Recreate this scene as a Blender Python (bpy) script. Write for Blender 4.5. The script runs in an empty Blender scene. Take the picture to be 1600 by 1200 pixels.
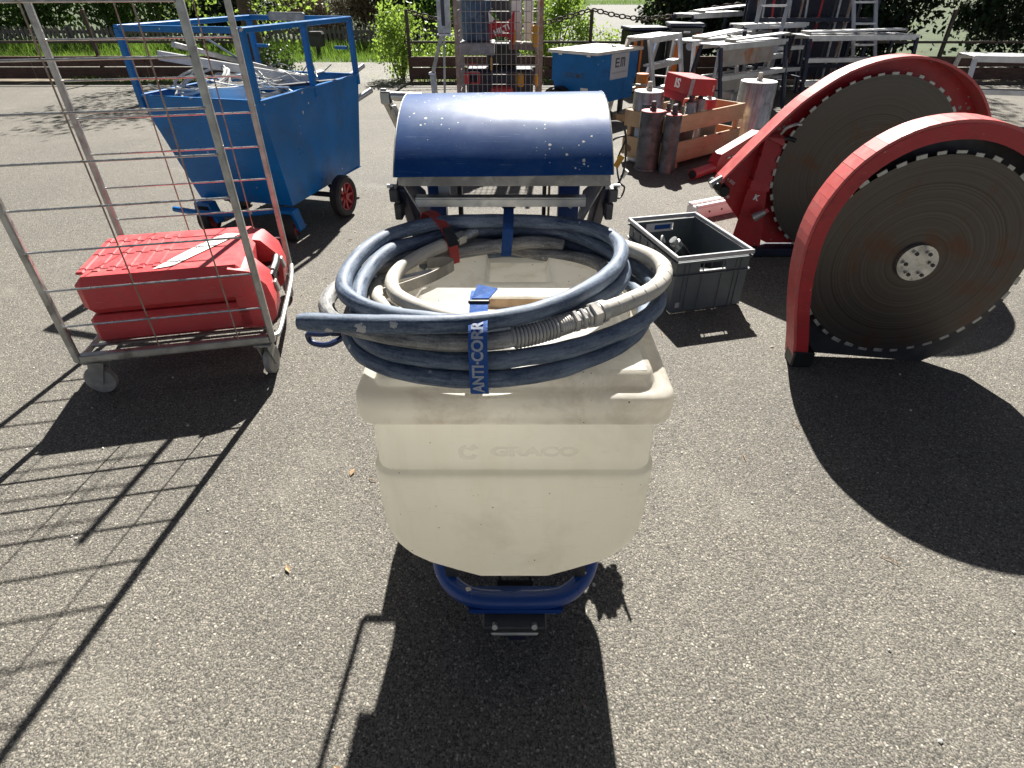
import bpy, math, random
import numpy as np
from mathutils import Matrix, Vector, Quaternion

R = math.radians
scene = bpy.context.scene
col = scene.collection
random.seed(7)
rng = np.random.default_rng(11)

# ------------------------------------------------------------------ camera
cam_d = bpy.data.cameras.new('camera')
cam = bpy.data.objects.new('camera', cam_d)
col.objects.link(cam)
cam.location = (0, 0, 1.42)
cam.rotation_euler = (R(90 - 35), 0, 0)
cam_d.sensor_fit = 'HORIZONTAL'
cam_d.sensor_width = 36.0
cam_d.lens = 36.0 * 900 / 1600
cam_d.clip_start = 0.05
cam_d.clip_end = 500
scene.camera = cam

# ------------------------------------------------------------------ light
SUN = Vector((0.09, 1.05, 1.0)).normalized()          # towards the sun
el = math.asin(SUN.z)
az = math.atan2(SUN.x, SUN.y)
world = bpy.data.worlds.new('World')
scene.world = world
world.use_nodes = True
nt = world.node_tree
bg = nt.nodes['Background']
sky = nt.nodes.new('ShaderNodeTexSky')
sky.sky_type = 'NISHITA'
sky.sun_disc = False
sky.sun_elevation = el
sky.sun_rotation = az
sky.air_density = 0.27
sky.dust_density = 0.4
hs = nt.nodes.new('ShaderNodeHueSaturation')
hs.inputs['Saturation'].default_value = 0.5
nt.links.new(sky.outputs[0], hs.inputs['Color'])
nt.links.new(hs.outputs[0], bg.inputs[0])
bg.inputs[1].default_value = 0.05
sun_d = bpy.data.lights.new('sun', 'SUN')
sun_d.energy = 5.0
sun_d.angle = R(0.55)
sun_d.color = (1.0, 0.965, 0.90)
sun = bpy.data.objects.new('sun', sun_d)
sun.rotation_euler = SUN.to_track_quat('Z', 'Y').to_euler()
sun.location = (2, 14, 14)
col.objects.link(sun)
vs = scene.view_settings
vs.view_transform = 'Standard'
vs.look = 'None'
vs.exposure = 1.36
vs.gamma = 1.0
vs.use_curve_mapping = False
scene.cycles.use_denoising = True
scene.cycles.max_bounces = 8
scene.cycles.transparent_max_bounces = 8
scene.cycles.sample_clamp_indirect = 6.0

# ------------------------------------------------------------------ helpers
def rootm(o):
    while o.parent is not None:
        o = o.parent
    return Matrix.Translation(o.location) @ o.rotation_euler.to_matrix().to_4x4()


class MB:
    """collects simple solids; build() links them as one mesh object"""
    def __init__(self):
        self.v = []
        self.f = []

    def add(self, vs, fs, M=None):
        n = len(self.v)
        for p in vs:
            p = Vector(p)
            self.v.append(M @ p if M is not None else p)
        for f in fs:
            self.f.append(tuple(i + n for i in f))
        return self

    def box(self, c, s, rot=(0, 0, 0), bev=0.0, M=None):
        hx, hy, hz = s[0] / 2, s[1] / 2, s[2] / 2
        b = min(bev, hx * .98, hy * .98, hz * .98)
        T = Matrix.Translation(c) @ Matrix.Rotation(rot[2], 4, 'Z') @ Matrix.Rotation(rot[1], 4, 'Y') @ Matrix.Rotation(rot[0], 4, 'X')
        if M is not None:
            T = M @ T
        if b <= 0:
            vs = [(x, y, z) for x in (-hx, hx) for y in (-hy, hy) for z in (-hz, hz)]
            fs = [(0, 1, 3, 2), (4, 6, 7, 5), (0, 4, 5, 1), (2, 3, 7, 6), (0, 2, 6, 4), (1, 5, 7, 3)]
            return self.add(vs, fs, T)
        vs, idx = [], {}
        for sx in (-1, 1):
            for sy in (-1, 1):
                for sz in (-1, 1):
                    for a in range(3):
                        p = [sx * (hx - b), sy * (hy - b), sz * (hz - b)]
                        p[a] = (sx * hx, sy * hy, sz * hz)[a]
                        idx[(sx, sy, sz, a)] = len(vs)
                        vs.append(tuple(p))
        fs = []
        for a in range(3):
            o = [k for k in range(3) if k != a]
            for s_ in (-1, 1):
                q = []
                for (u, w) in ((-1, -1), (1, -1), (1, 1), (-1, 1)):
                    sg = [0, 0, 0]
                    sg[a] = s_
                    sg[o[0]] = u
                    sg[o[1]] = w
                    q.append(idx[tuple(sg) + (a,)])
                flip = (s_ == 1) == (a == 1)
                fs.append(tuple(reversed(q)) if flip else tuple(q))
        for a in range(3):
            o = [k for k in range(3) if k != a]
            for u in (-1, 1):
                for w in (-1, 1):
                    def g(t, ax):
                        sg = [0, 0, 0]
                        sg[a] = t
                        sg[o[0]] = u
                        sg[o[1]] = w
                        return idx[tuple(sg) + (ax,)]
                    fs.append((g(-1, o[0]), g(1, o[0]), g(1, o[1]), g(-1, o[1])))
        for sx in (-1, 1):
            for sy in (-1, 1):
                for sz in (-1, 1):
                    fs.append(tuple(idx[(sx, sy, sz, a)] for a in range(3)))
        return self.add(vs, fs, T)

    def bar(self, p0, p1, w, h=None, bev=0.0, up=(0, 0, 1)):
        """rectangular bar from p0 to p1, width w (sideways), h (towards up)"""
        p0, p1 = Vector(p0), Vector(p1)
        d = p1 - p0
        L = d.length
        d.normalize()
        u = Vector(up)
        if abs(d.dot(u)) > .98:
            u = Vector((0, 1, 0))
        s = d.cross(u).normalized()
        u = s.cross(d).normalized()
        M = Matrix(((d.x, s.x, u.x, 0), (d.y, s.y, u.y, 0), (d.z, s.z, u.z, 0), (0, 0, 0, 1)))
        M.translation = (p0 + p1) / 2
        return self.box((0, 0, 0), (L, w, h or w), bev=bev, M=M)

    def tube(self, path, r, n=10, closed=False, caps=True):
        P = [Vector(p) for p in path]
        m = len(P)
        rs = r if isinstance(r, (list, tuple)) else [r] * m
        T = []
        for i in range(m):
            if closed:
                t = P[(i + 1) % m] - P[i - 1]
            else:
                t = P[min(i + 1, m - 1)] - P[max(i - 1, 0)]
            T.append(t.normalized())
        a = Vector((0, 0, 1)) if abs(T[0].z) < .9 else Vector((1, 0, 0))
        nrm = (a - T[0] * a.dot(T[0])).normalized()
        base = len(self.v)
        for i in range(m):
            nrm = (nrm - T[i] * nrm.dot(T[i])).normalized()
            b = T[i].cross(nrm)
            for k in range(n):
                an = 2 * math.pi * k / n
                self.v.append(P[i] + (nrm * math.cos(an) + b * math.sin(an)) * rs[i])
        mm = m if closed else m - 1
        for i in range(mm):
            j = (i + 1) % m
            for k in range(n):
                k2 = (k + 1) % n
                self.f.append((base + i * n + k, base + i * n + k2, base + j * n + k2, base + j * n + k))
        if caps and not closed:
            self.f.append(tuple(base + k for k in reversed(range(n))))
            self.f.append(tuple(base + (m - 1) * n + k for k in range(n)))
        return self

    def cyl(self, p0, p1, r, r1=None, n=16):
        return self.tube([p0, p1], [r, r if r1 is None else r1], n)

    def lathe(self, prof, n=24, M=None, closed=False):
        """profile of (r, z) about local z"""
        vs, fs = [], []
        m = len(prof)
        for (r, z) in prof:
            for k in range(n):
                a = 2 * math.pi * k / n
                vs.append((r * math.cos(a), r * math.sin(a), z))
        for i in range(m if closed else m - 1):
            j = (i + 1) % m
            for k in range(n):
                k2 = (k + 1) % n
                fs.append((i * n + k, i * n + k2, j * n + k2, j * n + k))
        if not closed:
            if prof[0][0] > 1e-5:
                fs.append(tuple(reversed(range(n))))
            if prof[-1][0] > 1e-5:
                fs.append(tuple((m - 1) * n + k for k in range(n)))
        return self.add(vs, fs, M)

    def prism(self, poly, d0, d1, M=None):
        """2-D polygon (x, z) pushed along y from d0 to d1"""
        n = len(poly)
        vs = [(x, d0, z) for x, z in poly] + [(x, d1, z) for x, z in poly]
        fs = [tuple(range(n)), tuple(reversed(range(n, 2 * n)))]
        for i in range(n):
            j = (i + 1) % n
            fs.append((j, i, n + i, n + j))
        return self.add(vs, fs, M)

    def build(self, name, mat, parent=None, world=True, angle=35, flat=False):
        vs_ = self.v
        if parent is not None and world:
            Mi = rootm(parent).inverted()
            vs_ = [Mi @ p for p in vs_]
        me = bpy.data.meshes.new(name)
        me.from_pydata([tuple(p) for p in vs_], [], self.f)
        me.update()
        if not flat:
            me.polygons.foreach_set('use_smooth', [True] * len(me.polygons))
            me.set_sharp_from_angle(angle=R(angle))
        if mat is not None:
            me.materials.append(mat)
        o = bpy.data.objects.new(name, me)
        col.objects.link(o)
        if parent is not None:
            o.parent = parent
        return o


def recalc(o):
    import bmesh
    bm = bmesh.new()
    bm.from_mesh(o.data)
    bmesh.ops.recalc_face_normals(bm, faces=bm.faces)
    bm.to_mesh(o.data)
    bm.free()
    return o


def tag(o, label, cat, group=None):
    o['label'] = label
    o['category'] = cat
    if group:
        o['group'] = group
    return o


def thing(name, label, cat, loc=(0, 0, 0), rotz=0.0, group=None):
    o = bpy.data.objects.new(name, None)
    o.empty_display_size = .1
    col.objects.link(o)
    o.location = loc
    o.rotation_euler = (0, 0, rotz)
    return tag(o, label, cat, group)


def structure(o, kind='structure'):
    o['kind'] = kind
    return o


def link_copy(o, parent, loc=None, rot=None):
    c = o.copy()
    col.objects.link(c)
    c.parent = parent
    if loc is not None:
        c.location = loc
    if rot is not None:
        c.rotation_euler = rot
    return c


def copy_tree(o, parent=None):
    c = o.copy()
    col.objects.link(c)
    c.parent = parent
    for ch in list(o.children):
        copy_tree(ch, c)
    return c


def text_part(name, s, size, M, mat, parent=None, extrude=.0006, bold=0.0, sx=1.0, align='CENTER'):
    """flat printed lettering; M places its xy plane in the world"""
    cu = bpy.data.curves.new(name, 'FONT')
    cu.body = s
    cu.size = size
    cu.extrude = extrude
    cu.offset = bold
    cu.align_x = align
    cu.align_y = 'CENTER'
    cu.resolution_u = 3
    t = bpy.data.objects.new(name + '_curve', cu)
    col.objects.link(t)
    bpy.context.view_layer.update()
    me = bpy.data.meshes.new_from_object(t.evaluated_get(bpy.context.evaluated_depsgraph_get()))
    bpy.data.objects.remove(t)
    MM = M @ Matrix.Diagonal((sx, 1, 1, 1))
    if parent is not None:
        MM = rootm(parent).inverted() @ MM
    me.transform(MM)
    me.materials.clear()
    me.materials.append(mat)
    o = bpy.data.objects.new(name, me)
    col.objects.link(o)
    if parent is not None:
        o.parent = parent
    return o


def frame(origin, xdir, ydir):
    x = Vector(xdir).normalized()
    y = Vector(ydir)
    z = x.cross(y).normalized()
    y = z.cross(x).normalized()
    M = Matrix(((x.x, y.x, z.x, 0), (x.y, y.y, z.y, 0), (x.z, y.z, z.z, 0), (0, 0, 0, 1)))
    M.translation = origin
    return M


def catmull(P, k=4):
    P = [Vector(p) for p in P]
    Q = [P[0] * 2 - P[1]] + P + [P[-1] * 2 - P[-2]]
    out = []
    for i in range(1, len(Q) - 2):
        for j in range(k):
            t = j / k
            out.append(.5 * ((2 * Q[i]) + (Q[i + 1] - Q[i - 1]) * t + (2 * Q[i - 1] - 5 * Q[i] + 4 * Q[i + 1] - Q[i + 2]) * t * t
                             + (3 * Q[i] - Q[i - 1] - 3 * Q[i + 1] + Q[i + 2]) * t ** 3))
    out.append(P[-1])
    return out

# ------------------------------------------------------------------ materials
def _n(nt, t, **kw):
    n = nt.nodes.new(t)
    for k, v in kw.items():
        setattr(n, k, v)
    return n


def _mix(nt, fac, a, b, mode='MIX'):
    n = _n(nt, 'ShaderNodeMix', data_type='RGBA', blend_type=mode)
    for sock, val in ((n.inputs['Factor'], fac), (n.inputs[6], a), (n.inputs[7], b)):
        if isinstance(val, (int, float)):
            sock.default_value = val
        elif isinstance(val, (tuple, list)):
            sock.default_value = tuple(val) + ((1,) if len(val) == 3 else ())
        else:
            nt.links.new(val, sock)
    return n.outputs[2]


def _noise(nt, co, scale, detail=4, rough=.55, dist=0.0):
    n = _n(nt, 'ShaderNodeTexNoise')
    n.inputs['Scale'].default_value = scale
    n.inputs['Detail'].default_value = detail
    n.inputs['Roughness'].default_value = rough
    n.inputs['Distortion'].default_value = dist
    nt.links.new(co, n.inputs['Vector'])
    return n.outputs['Fac']


def _map(nt, v, a, b, c=0.0, d=1.0):
    n = _n(nt, 'ShaderNodeMapRange')
    n.inputs[1].default_value = a
    n.inputs[2].default_value = b
    n.inputs[3].default_value = c
    n.inputs[4].default_value = d
    nt.links.new(v, n.inputs[0])
    return n.outputs[0]


def _math(nt, op, a, b=0.0):
    n = _n(nt, 'ShaderNodeMath', operation=op)
    for i, v in enumerate((a, b)):
        if isinstance(v, (int, float)):
            n.inputs[i].default_value = v
        else:
            nt.links.new(v, n.inputs[i])
    return n.outputs[0]


def pm(name, colr, rough=.5, metal=0.0, var=.18, vs=5.0, dirt=None, spots=None, scratch=None, grain=None,
       bump=0.0, bs=90.0, trans=0.0, coat=0.0, spec=.5, flatrough=False, clear=0.0, smask=False):
    """general weathered surface.  dirt=(colour, lo, hi, scale); spots=(colour, size, scale); scratch=(colour, amount)"""
    m = bpy.data.materials.new(name)
    m.use_nodes = True
    nt = m.node_tree
    P = nt.nodes['Principled BSDF']
    co = _n(nt, 'ShaderNodeTexCoord').outputs['Object']
    n1 = _noise(nt, co, vs, 5)
    lo = tuple(c * (1 - var) for c in colr)
    hi = tuple(min(1, c * (1 + var)) for c in colr)
    c = _mix(nt, _map(nt, n1, .3, .7), lo, hi)
    rr = _map(nt, _noise(nt, co, vs * 3.1, 5), .3, .7, max(.04, rough - (.02 if flatrough else .1)), min(1, rough + (.04 if flatrough else .12)))
    if grain:
        mp = _n(nt, 'ShaderNodeMapping')
        mp.inputs['Scale'].default_value = grain[1]
        nt.links.new(co, mp.inputs[0])
        gq = _noise(nt, mp.outputs[0], 6.0, 6, .6, .6)
        c = _mix(nt, _map(nt, gq, .45, .7, 0, .8), c, grain[0])
    if scratch:
        mp = _n(nt, 'ShaderNodeMapping')
        mp.inputs['Scale'].default_value = (4, 60, 60)
        mp.inputs['Rotation'].default_value = (.3, .5, .9)
        nt.links.new(co, mp.inputs[0])
        s1 = _noise(nt, mp.outputs[0], 5.0, 3, .5, .8)
        f = _math(nt, 'MULTIPLY', _map(nt, s1, .64, .72, 0, 1), scratch[1])
        c = _mix(nt, f, c, scratch[0])
    if dirt:
        d = _noise(nt, co, dirt[3], 8, .70 if len(dirt) > 4 else .62, .3)
        c = _mix(nt, _map(nt, d, dirt[1], dirt[2], 0, dirt[4] if len(dirt) > 4 else 1.0), c, dirt[0])
        if not flatrough:
            rr = _math(nt, 'ADD', rr, _map(nt, d, dirt[1], dirt[2], 0, .22))
    if spots:
        v = _n(nt, 'ShaderNodeTexVoronoi')
        v.inputs['Scale'].default_value = spots[2]
        nt.links.new(co, v.inputs['Vector'])
        sep = _n(nt, 'ShaderNodeSeparateColor')
        nt.links.new(v.outputs['Color'], sep.inputs[0])
        thr = _math(nt, 'MULTIPLY', _math(nt, 'POWER', sep.outputs[0], 7.0), spots[1])
        if smask:
            thr = _math(nt, 'MULTIPLY', thr, _map(nt, _noise(nt, co, 7.0, 3), .44, .60))
        wob = _math(nt, 'ADD', v.outputs['Distance'], _map(nt, _noise(nt, co, spots[2] * 3, 4), .25, .75, -.13, .13))
        wob = _math(nt, 'MAXIMUM', wob, .005)
        f = _math(nt, 'LESS_THAN', wob, thr)
        c = _mix(nt, f, c, spots[0])
    nt.links.new(c, P.inputs['Base Color'])
    nt.links.new(rr, P.inputs['Roughness'])
    P.inputs['Metallic'].default_value = metal
    P.inputs['Specular IOR Level'].default_value = spec
    P.inputs['Coat Weight'].default_value = coat
    P.inputs['Coat Roughness'].default_value = .24
    if bump:
        b = _n(nt, 'ShaderNodeBump')
        b.inputs['Strength'].default_value = bump
        b.inputs['Distance'].default_value = .004
        nt.links.new(_noise(nt, co, bs, 5), b.inputs['Height'])
        nt.links.new(b.outputs[0], P.inputs['Normal'])
    if trans or clear:
        t = _n(nt, 'ShaderNodeBsdfTranslucent' if trans else 'ShaderNodeBsdfTransparent')
        if trans:
            nt.links.new(c, t.inputs[0])
        mx = _n(nt, 'ShaderNodeMixShader')
        mx.inputs[0].default_value = trans or clear
        out = nt.nodes['Material Output']
        nt.links.new(P.outputs[0], mx.inputs[1])
        nt.links.new(t.outputs[0], mx.inputs[2])
        nt.links.new(mx.outputs[0], out.inputs[0])
    return m


def asphalt_mat(name, stone=110.0, tone=1.0, warm=1.0):
    m = bpy.data.materials.new(name)
    m.use_nodes = True
    nt = m.node_tree
    P = nt.nodes['Principled BSDF']
    co = _n(nt, 'ShaderNodeTexCoord').outputs['Object']
    wv = _n(nt, 'ShaderNodeTexNoise')
    wv.inputs['Scale'].default_value = 60
    nt.links.new(co, wv.inputs['Vector'])
    ad = _n(nt, 'ShaderNodeMixRGB', blend_type='ADD')
    ad.inputs[0].default_value = .012
    nt.links.new(co, ad.inputs[1])
    nt.links.new(wv.outputs['Color'], ad.inputs[2])
    co2 = ad.outputs[0]

    def vor(scale):
        v = _n(nt, 'ShaderNodeTexVoronoi')
        v.inputs['Scale'].default_value = scale
        v.inputs['Randomness'].default_value = 1.0
        nt.links.new(co2, v.inputs['Vector'])
        s = _n(nt, 'ShaderNodeSeparateColor')
        nt.links.new(v.outputs['Color'], s.inputs[0])
        return v.outputs['Distance'], s.outputs[0], s.outputs[1]
    d1, r1, q1 = vor(stone)
    d2, r2, q2 = vor(stone * 2.3)
    ramp = _n(nt, 'ShaderNodeValToRGB')
    e = ramp.color_ramp.elements
    e[0].position = 0.0
    e[0].color = (.105 * tone, .100 * tone, .094 * tone, 1)
    e[1].position = 1.0
    e[1].color = (.62 * tone, .60 * tone, .55 * tone, 1)
    for p, c in ((.35, (.17, .163, .148)), (.62, (.25, .24, .22)), (.86, (.36, .342, .312)), (.95, (.46, .44, .40))):
        x = e.new(p)
        x.color = (c[0] * tone * warm, c[1] * tone, c[2] * tone, 1)
    nt.links.new(r1, ramp.inputs[0])
    fine = _mix(nt, r2, (.13 * tone, .125 * tone, .117 * tone), (.36 * tone, .347 * tone, .32 * tone))
    c = _mix(nt, _map(nt, d1, .30, .50), ramp.outputs[0], fine)      # fines fill the gaps between stones
    gap = _math(nt, 'MULTIPLY', _map(nt, d1, .42, .68), _map(nt, q2, .2, .7))
    c = _mix(nt, gap, c, (.075 * tone, .071 * tone, .066 * tone))
    big = _noise(nt, co, .9, 5, .6)
    c = _mix(nt, 1.0, c, _mix(nt, _map(nt, big, .3, .7), (.86, .865, .86), (1.10, 1.10, 1.07)), 'MULTIPLY')
    oil = _noise(nt, co, 1.6, 7, .7, .6)
    c = _mix(nt, _map(nt, oil, .60, .78, 0, .45), c, (.080, .077, .070))
    pale = _noise(nt, co, 2.3, 6, .65, .4)
    c = _mix(nt, _map(nt, pale, .56, .74, 0, .35), c, (.26, .25, .225))
    st = _noise(nt, co, 3.7, 6, .65)
    c = _mix(nt, _map(nt, st, .62, .8, 0, .4), c, (.11, .103, .093))
    c = _mix(nt, 1.0, c, (1.03, 1.0, .935), 'MULTIPLY')
    nt.links.new(c, P.inputs['Base Color'])
    P.inputs['Roughness'].default_value = .82
    P.inputs['Specular IOR Level'].default_value = .35
    h = _math(nt, 'ADD', _map(nt, d1, .1, .6, 1, 0), _math(nt, 'MULTIPLY', _map(nt, d2, .1, .6, 1, 0), .4))
    h = _math(nt, 'ADD', h, _math(nt, 'MULTIPLY', q1, .5))
    b = _n(nt, 'ShaderNodeBump')
    b.inputs['Strength'].default_value = .6
    b.inputs['Distance'].default_value = .003
    nt.links.new(h, b.inputs['Height'])
    nt.links.new(b.outputs[0], P.inputs['Normal'])
    return m


def leaf_mat(name, a, b, trans=.45, rough=.45):
    m = bpy.data.materials.new(name)
    m.use_nodes = True
    nt = m.node_tree
    P = nt.nodes['Principled BSDF']
    co = _n(nt, 'ShaderNodeTexCoord').outputs['Object']
    c = _mix(nt, _map(nt, _noise(nt, co, 9.0, 3), .3, .7), a, b)
    nt.links.new(c, P.inputs['Base Color'])
    P.inputs['Roughness'].default_value = rough
    t = _n(nt, 'ShaderNodeBsdfTranslucent')
    tc = _mix(nt, .5, c, tuple(min(1, x * 1.6) for x in b))
    nt.links.new(tc, t.inputs[0])
    mx = _n(nt, 'ShaderNodeMixShader')
    mx.inputs[0].default_value = trans
    nt.links.new(P.outputs[0], mx.inputs[1])
    nt.links.new(t.outputs[0], mx.inputs[2])
    nt.links.new(mx.outputs[0], nt.nodes['Material Output'].inputs[0])
    return m


def hose_mat(name, base, dust, lo, hi, amount, rough=.48):
    """rubber hose; dust smeared along the hose (the mesh stores length and angle in 'along')"""
    m = bpy.data.materials.new(name)
    m.use_nodes = True
    nt = m.node_tree
    P = nt.nodes['Principled BSDF']
    at = _n(nt, 'ShaderNodeAttribute', attribute_name='along')
    co = at.outputs['Vector']
    ob = _n(nt, 'ShaderNodeTexCoord').outputs['Object']
    streak = _noise(nt, co, 2.2, 7, .68, .25)
    patch = _noise(nt, ob, 9.0, 3)
    fine = _noise(nt, ob, 190.0, 4, .7)
    f = _math(nt, 'ADD', _math(nt, 'MULTIPLY', streak, .62), _math(nt, 'MULTIPLY', patch, .38))
    f = _math(nt, 'ADD', f, _map(nt, fine, .3, .7, -.05, .05))
    f = _map(nt, f, lo, hi, 0, amount)
    c = _mix(nt, f, tuple(base), tuple(dust))
    v = _n(nt, 'ShaderNodeTexVoronoi')
    v.inputs['Scale'].default_value = 38
    nt.links.new(ob, v.inputs['Vector'])
    sep = _n(nt, 'ShaderNodeSeparateColor')
    nt.links.new(v.outputs['Color'], sep.inputs[0])
    thr = _math(nt, 'MULTIPLY', _math(nt, 'POWER', sep.outputs[0], 12.0), .30)
    wob = _math(nt, 'ADD', v.outputs['Distance'], _map(nt, _noise(nt, ob, 120, 4), .25, .75, -.16, .16))
    c = _mix(nt, _math(nt, 'LESS_THAN', _math(nt, 'MAXIMUM', wob, .01), thr), c, (.46, .46, .45))
    nt.links.new(c, P.inputs['Base Color'])
    nt.links.new(_map(nt, f, 0, amount, rough, .8), P.inputs['Roughness'])
    b = _n(nt, 'ShaderNodeBump')
    b.inputs['Strength'].default_value = .12
    b.inputs['Distance'].default_value = .003
    nt.links.new(_noise(nt, ob, 130, 4), b.inputs['Height'])
    nt.links.new(b.outputs[0], P.inputs['Normal'])
    return m


M = {}
M['asphalt'] = asphalt_mat('asphalt', 138, .68, 1.05)
M['road'] = asphalt_mat('road_surface', 40, .74, .94)
M['path'] = asphalt_mat('path_surface', 20, .52, .90)
M['soil'] = pm('soil', (.16, .13, .09), .95, var=.4, vs=4, bump=.6, bs=30)
M['meadow'] = pm('meadow_ground', (.040, .062, .014), .95, var=.4, vs=2.5, dirt=((.07, .065, .028), .55, .75, 1.5), bump=.5, bs=25)
M['grass'] = leaf_mat('grass_blades', (.07, .15, .02), (.17, .27, .04), .4)
M['leaf_light'] = leaf_mat('young_leaves', (.10, .20, .025), (.26, .36, .06), .5)
M['leaf_mid'] = leaf_mat('green_leaves', (.045, .10, .018), (.11, .19, .034), .4)
M['leaf_dark'] = leaf_mat('evergreen_leaves', (.010, .024, .009), (.024, .046, .013), .10, .75)
M['twig_brown'] = leaf_mat('dry_twigs', (.16, .11, .06), (.30, .22, .12), .15)
M['bark'] = pm('bark', (.10, .075, .055), .9, var=.4, vs=8, bump=.8, bs=40)
M['plastic_tank'] = pm('milky_tank_plastic', (.96, .935, .835), .42, var=.03, vs=3,
                       dirt=((.70, .64, .53), .54, .86, 4.0), spots=((.10, .07, .04), .17, 80.0), trans=.76, smask=True, grain=((.93, .895, .775), (5, 5, .9)), scratch=((.74, .68, .55), .3), bump=.05, bs=40)
M['plastic_lid'] = pm('milky_lid_plastic', (.94, .93, .89), .36, var=.04, vs=4,
                      dirt=((.48, .41, .32), .48, .78, 7.0, .75), spots=((.14, .09, .05), .16, 80.0), trans=.72, bump=.08, bs=60)
M['plastic_rim'] = pm('grimy_lid_rim_plastic', (.90, .86, .77), .42, var=.06, vs=5,
                      dirt=((.46, .38, .29), .48, .76, 8.0, .75), spots=((.12, .08, .05), .2, 80.0), trans=.60, bump=.08, bs=60, smask=True)
M['lid_stain'] = pm('brown_stained_plastic', (.52, .38, .24), .6, var=.25, vs=18, dirt=((.3, .2, .11), .5, .75, 20))
M['print_tank'] = pm('pale_moulded_print', (.95, .93, .86), .3, var=.02, clear=.82)
M['blue_cover'] = pm('scuffed_blue_paint', (.006, .050, .195), .42, var=.16, vs=4, dirt=((.045, .105, .225), .44, .74, 7.0, .8),
                     spots=((.66, .63, .57), .46, 105.0), scratch=((.14, .22, .36), .6), spec=.10, coat=.22, bump=.02, bs=30, flatrough=True, smask=True)
M['blue_frame'] = pm('chipped_blue_frame_paint', (.003, .042, .215), .36, var=.15, vs=8, dirt=((.30, .28, .25), .68, .76, 24.0),
                     spots=((.55, .52, .46), .3, 40.0), coat=.1)
M['navy'] = pm('dark_navy_paint', (.010, .014, .035), .45, var=.3, vs=6, dirt=((.12, .11, .10), .62, .8, 14))
M['navy_blue'] = pm('dark_blue_hook_paint', (.004, .018, .085), .4, var=.2, vs=10)
M['galv'] = pm('galvanised_steel', (.42, .42, .40), .42, .75, var=.3, vs=14, dirt=((.16, .13, .10), .58, .75, 10), bump=.06)
M['dusty_steel'] = pm('plaster_dusted_steel', (.30, .28, .25), .6, .3, var=.35, vs=12, dirt=((.50, .46, .40), .5, .62, 16), bump=.15, bs=60)
M['steel'] = pm('zinc_steel', (.55, .55, .53), .32, .9, var=.2, vs=20, dirt=((.28, .26, .22), .55, .75, 22))
M['dark_steel'] = pm('dark_steel', (.06, .06, .065), .5, .5, var=.3, vs=10, dirt=((.2, .17, .13), .6, .8, 12))
M['rust_steel'] = pm('rusty_wire', (.34, .27, .225), .6, .45, var=.3, vs=25, dirt=((.36, .17, .09), .5, .7, 14))
M['alu'] = pm('brushed_aluminium', (.60, .60, .60), .42, .65, var=.18, vs=6, dirt=((.40, .36, .31), .58, .8, 5), bump=.05, bs=40)
M['alu_orange'] = pm('orange_smeared_aluminium', (.45, .41, .37), .5, .4, var=.2, vs=6, dirt=((.55, .18, .04), .55, .7, 5.0))
M['alu_white'] = pm('white_and_sunlit_aluminium', (.78, .78, .77), .4, .2, var=.06)  # also gives one platform deck its sunlit brightness by colour
M['core'] = pm('core_barrel_steel', (.50, .485, .46), .36, .8, var=.25, vs=7, dirt=((.20, .17, .15), .5, .75, 9), grain=((.22, .19, .17), (8, 8, .6)), bump=.05)
M['core_dark'] = pm('grimy_core_barrel_steel', (.16, .155, .15), .5, .6, var=.4, vs=6, dirt=((.07, .065, .06), .45, .7, 11), bump=.1)
M['rubber'] = pm('black_rubber', (.018, .018, .019), .7, var=.3, vs=9, dirt=((.10, .095, .085), .58, .8, 20))
M['black'] = pm('black_plastic', (.012, .012, .013), .38, var=.2)
M['hose_blue'] = hose_mat('dusty_blue_hose_rubber', (.013, .036, .085), (.23, .275, .34), .37, .62, .88, .42)
M['hose_dark'] = hose_mat('dark_dusty_hose_rubber', (.065, .072, .080), (.46, .44, .41), .38, .60, .85, .5)
M['hose_grey'] = hose_mat('plaster_grey_hose', (.36, .335, .29), (.60, .565, .50), .36, .62, .9, .55)
M['fitting'] = pm('dusty_zinc_fitting', (.50, .48, .45), .48, .45, var=.2, vs=22, dirt=((.62, .58, .52), .5, .65, 30), bump=.1)
M['strap_blue'] = pm('blue_webbing', (.016, .085, .32), .8, var=.12, vs=30, bump=.4, bs=500)
M['strap_navy'] = pm('navy_webbing', (.010, .06, .23), .8, var=.12, vs=30, bump=.4, bs=500)
M['strap_red'] = pm('red_webbing', (.42, .055, .045), .75, var=.15, vs=30, bump=.3, bs=400)
M['strap_print'] = pm('pale_strap_print', (.36, .39, .47), .8, var=.15, vs=60)
M['red_case'] = pm('red_case_plastic', (.56, .052, .058), .48, var=.14, vs=5, dirt=((.36, .10, .09), .50, .74, 10, .8), scratch=((.6, .3, .28), .4), bump=.1, bs=160)
M['red_paint'] = pm('red_saw_paint', (.40, .022, .028), .40, var=.16, vs=6, dirt=((.15, .03, .028), .54, .74, 11, .8), spots=((.30, .26, .24), .4, 40.0), scratch=((.5, .25, .22), .35), smask=True)
M['red_sunlit'] = pm('sunlit_red_paint', (.56, .10, .095), .5, var=.14, vs=8, dirt=((.36, .17, .15), .52, .72, 16, .8), spots=((.25, .2, .18), .4, 44.0), smask=True)  # paler red: sunlight on the saw guard's edge painted into the colour
M['blade'] = pm('saw_blade_steel', (.13, .118, .11), .34, .85, var=.4, vs=4, dirt=((.17, .10, .065), .5, .72, 6, .85), scratch=((.26, .25, .24), .6))
M['wagon_blue'] = pm('wagon_blue_paint', (.002, .15, .45), .36, var=.2, vs=2.2, spec=.28, dirt=((.05, .11, .22), .50, .72, 5, .7), scratch=((.25, .36, .5), .35), spots=((.5, .5, .48), .22, 16.0), coat=.1)
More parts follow.
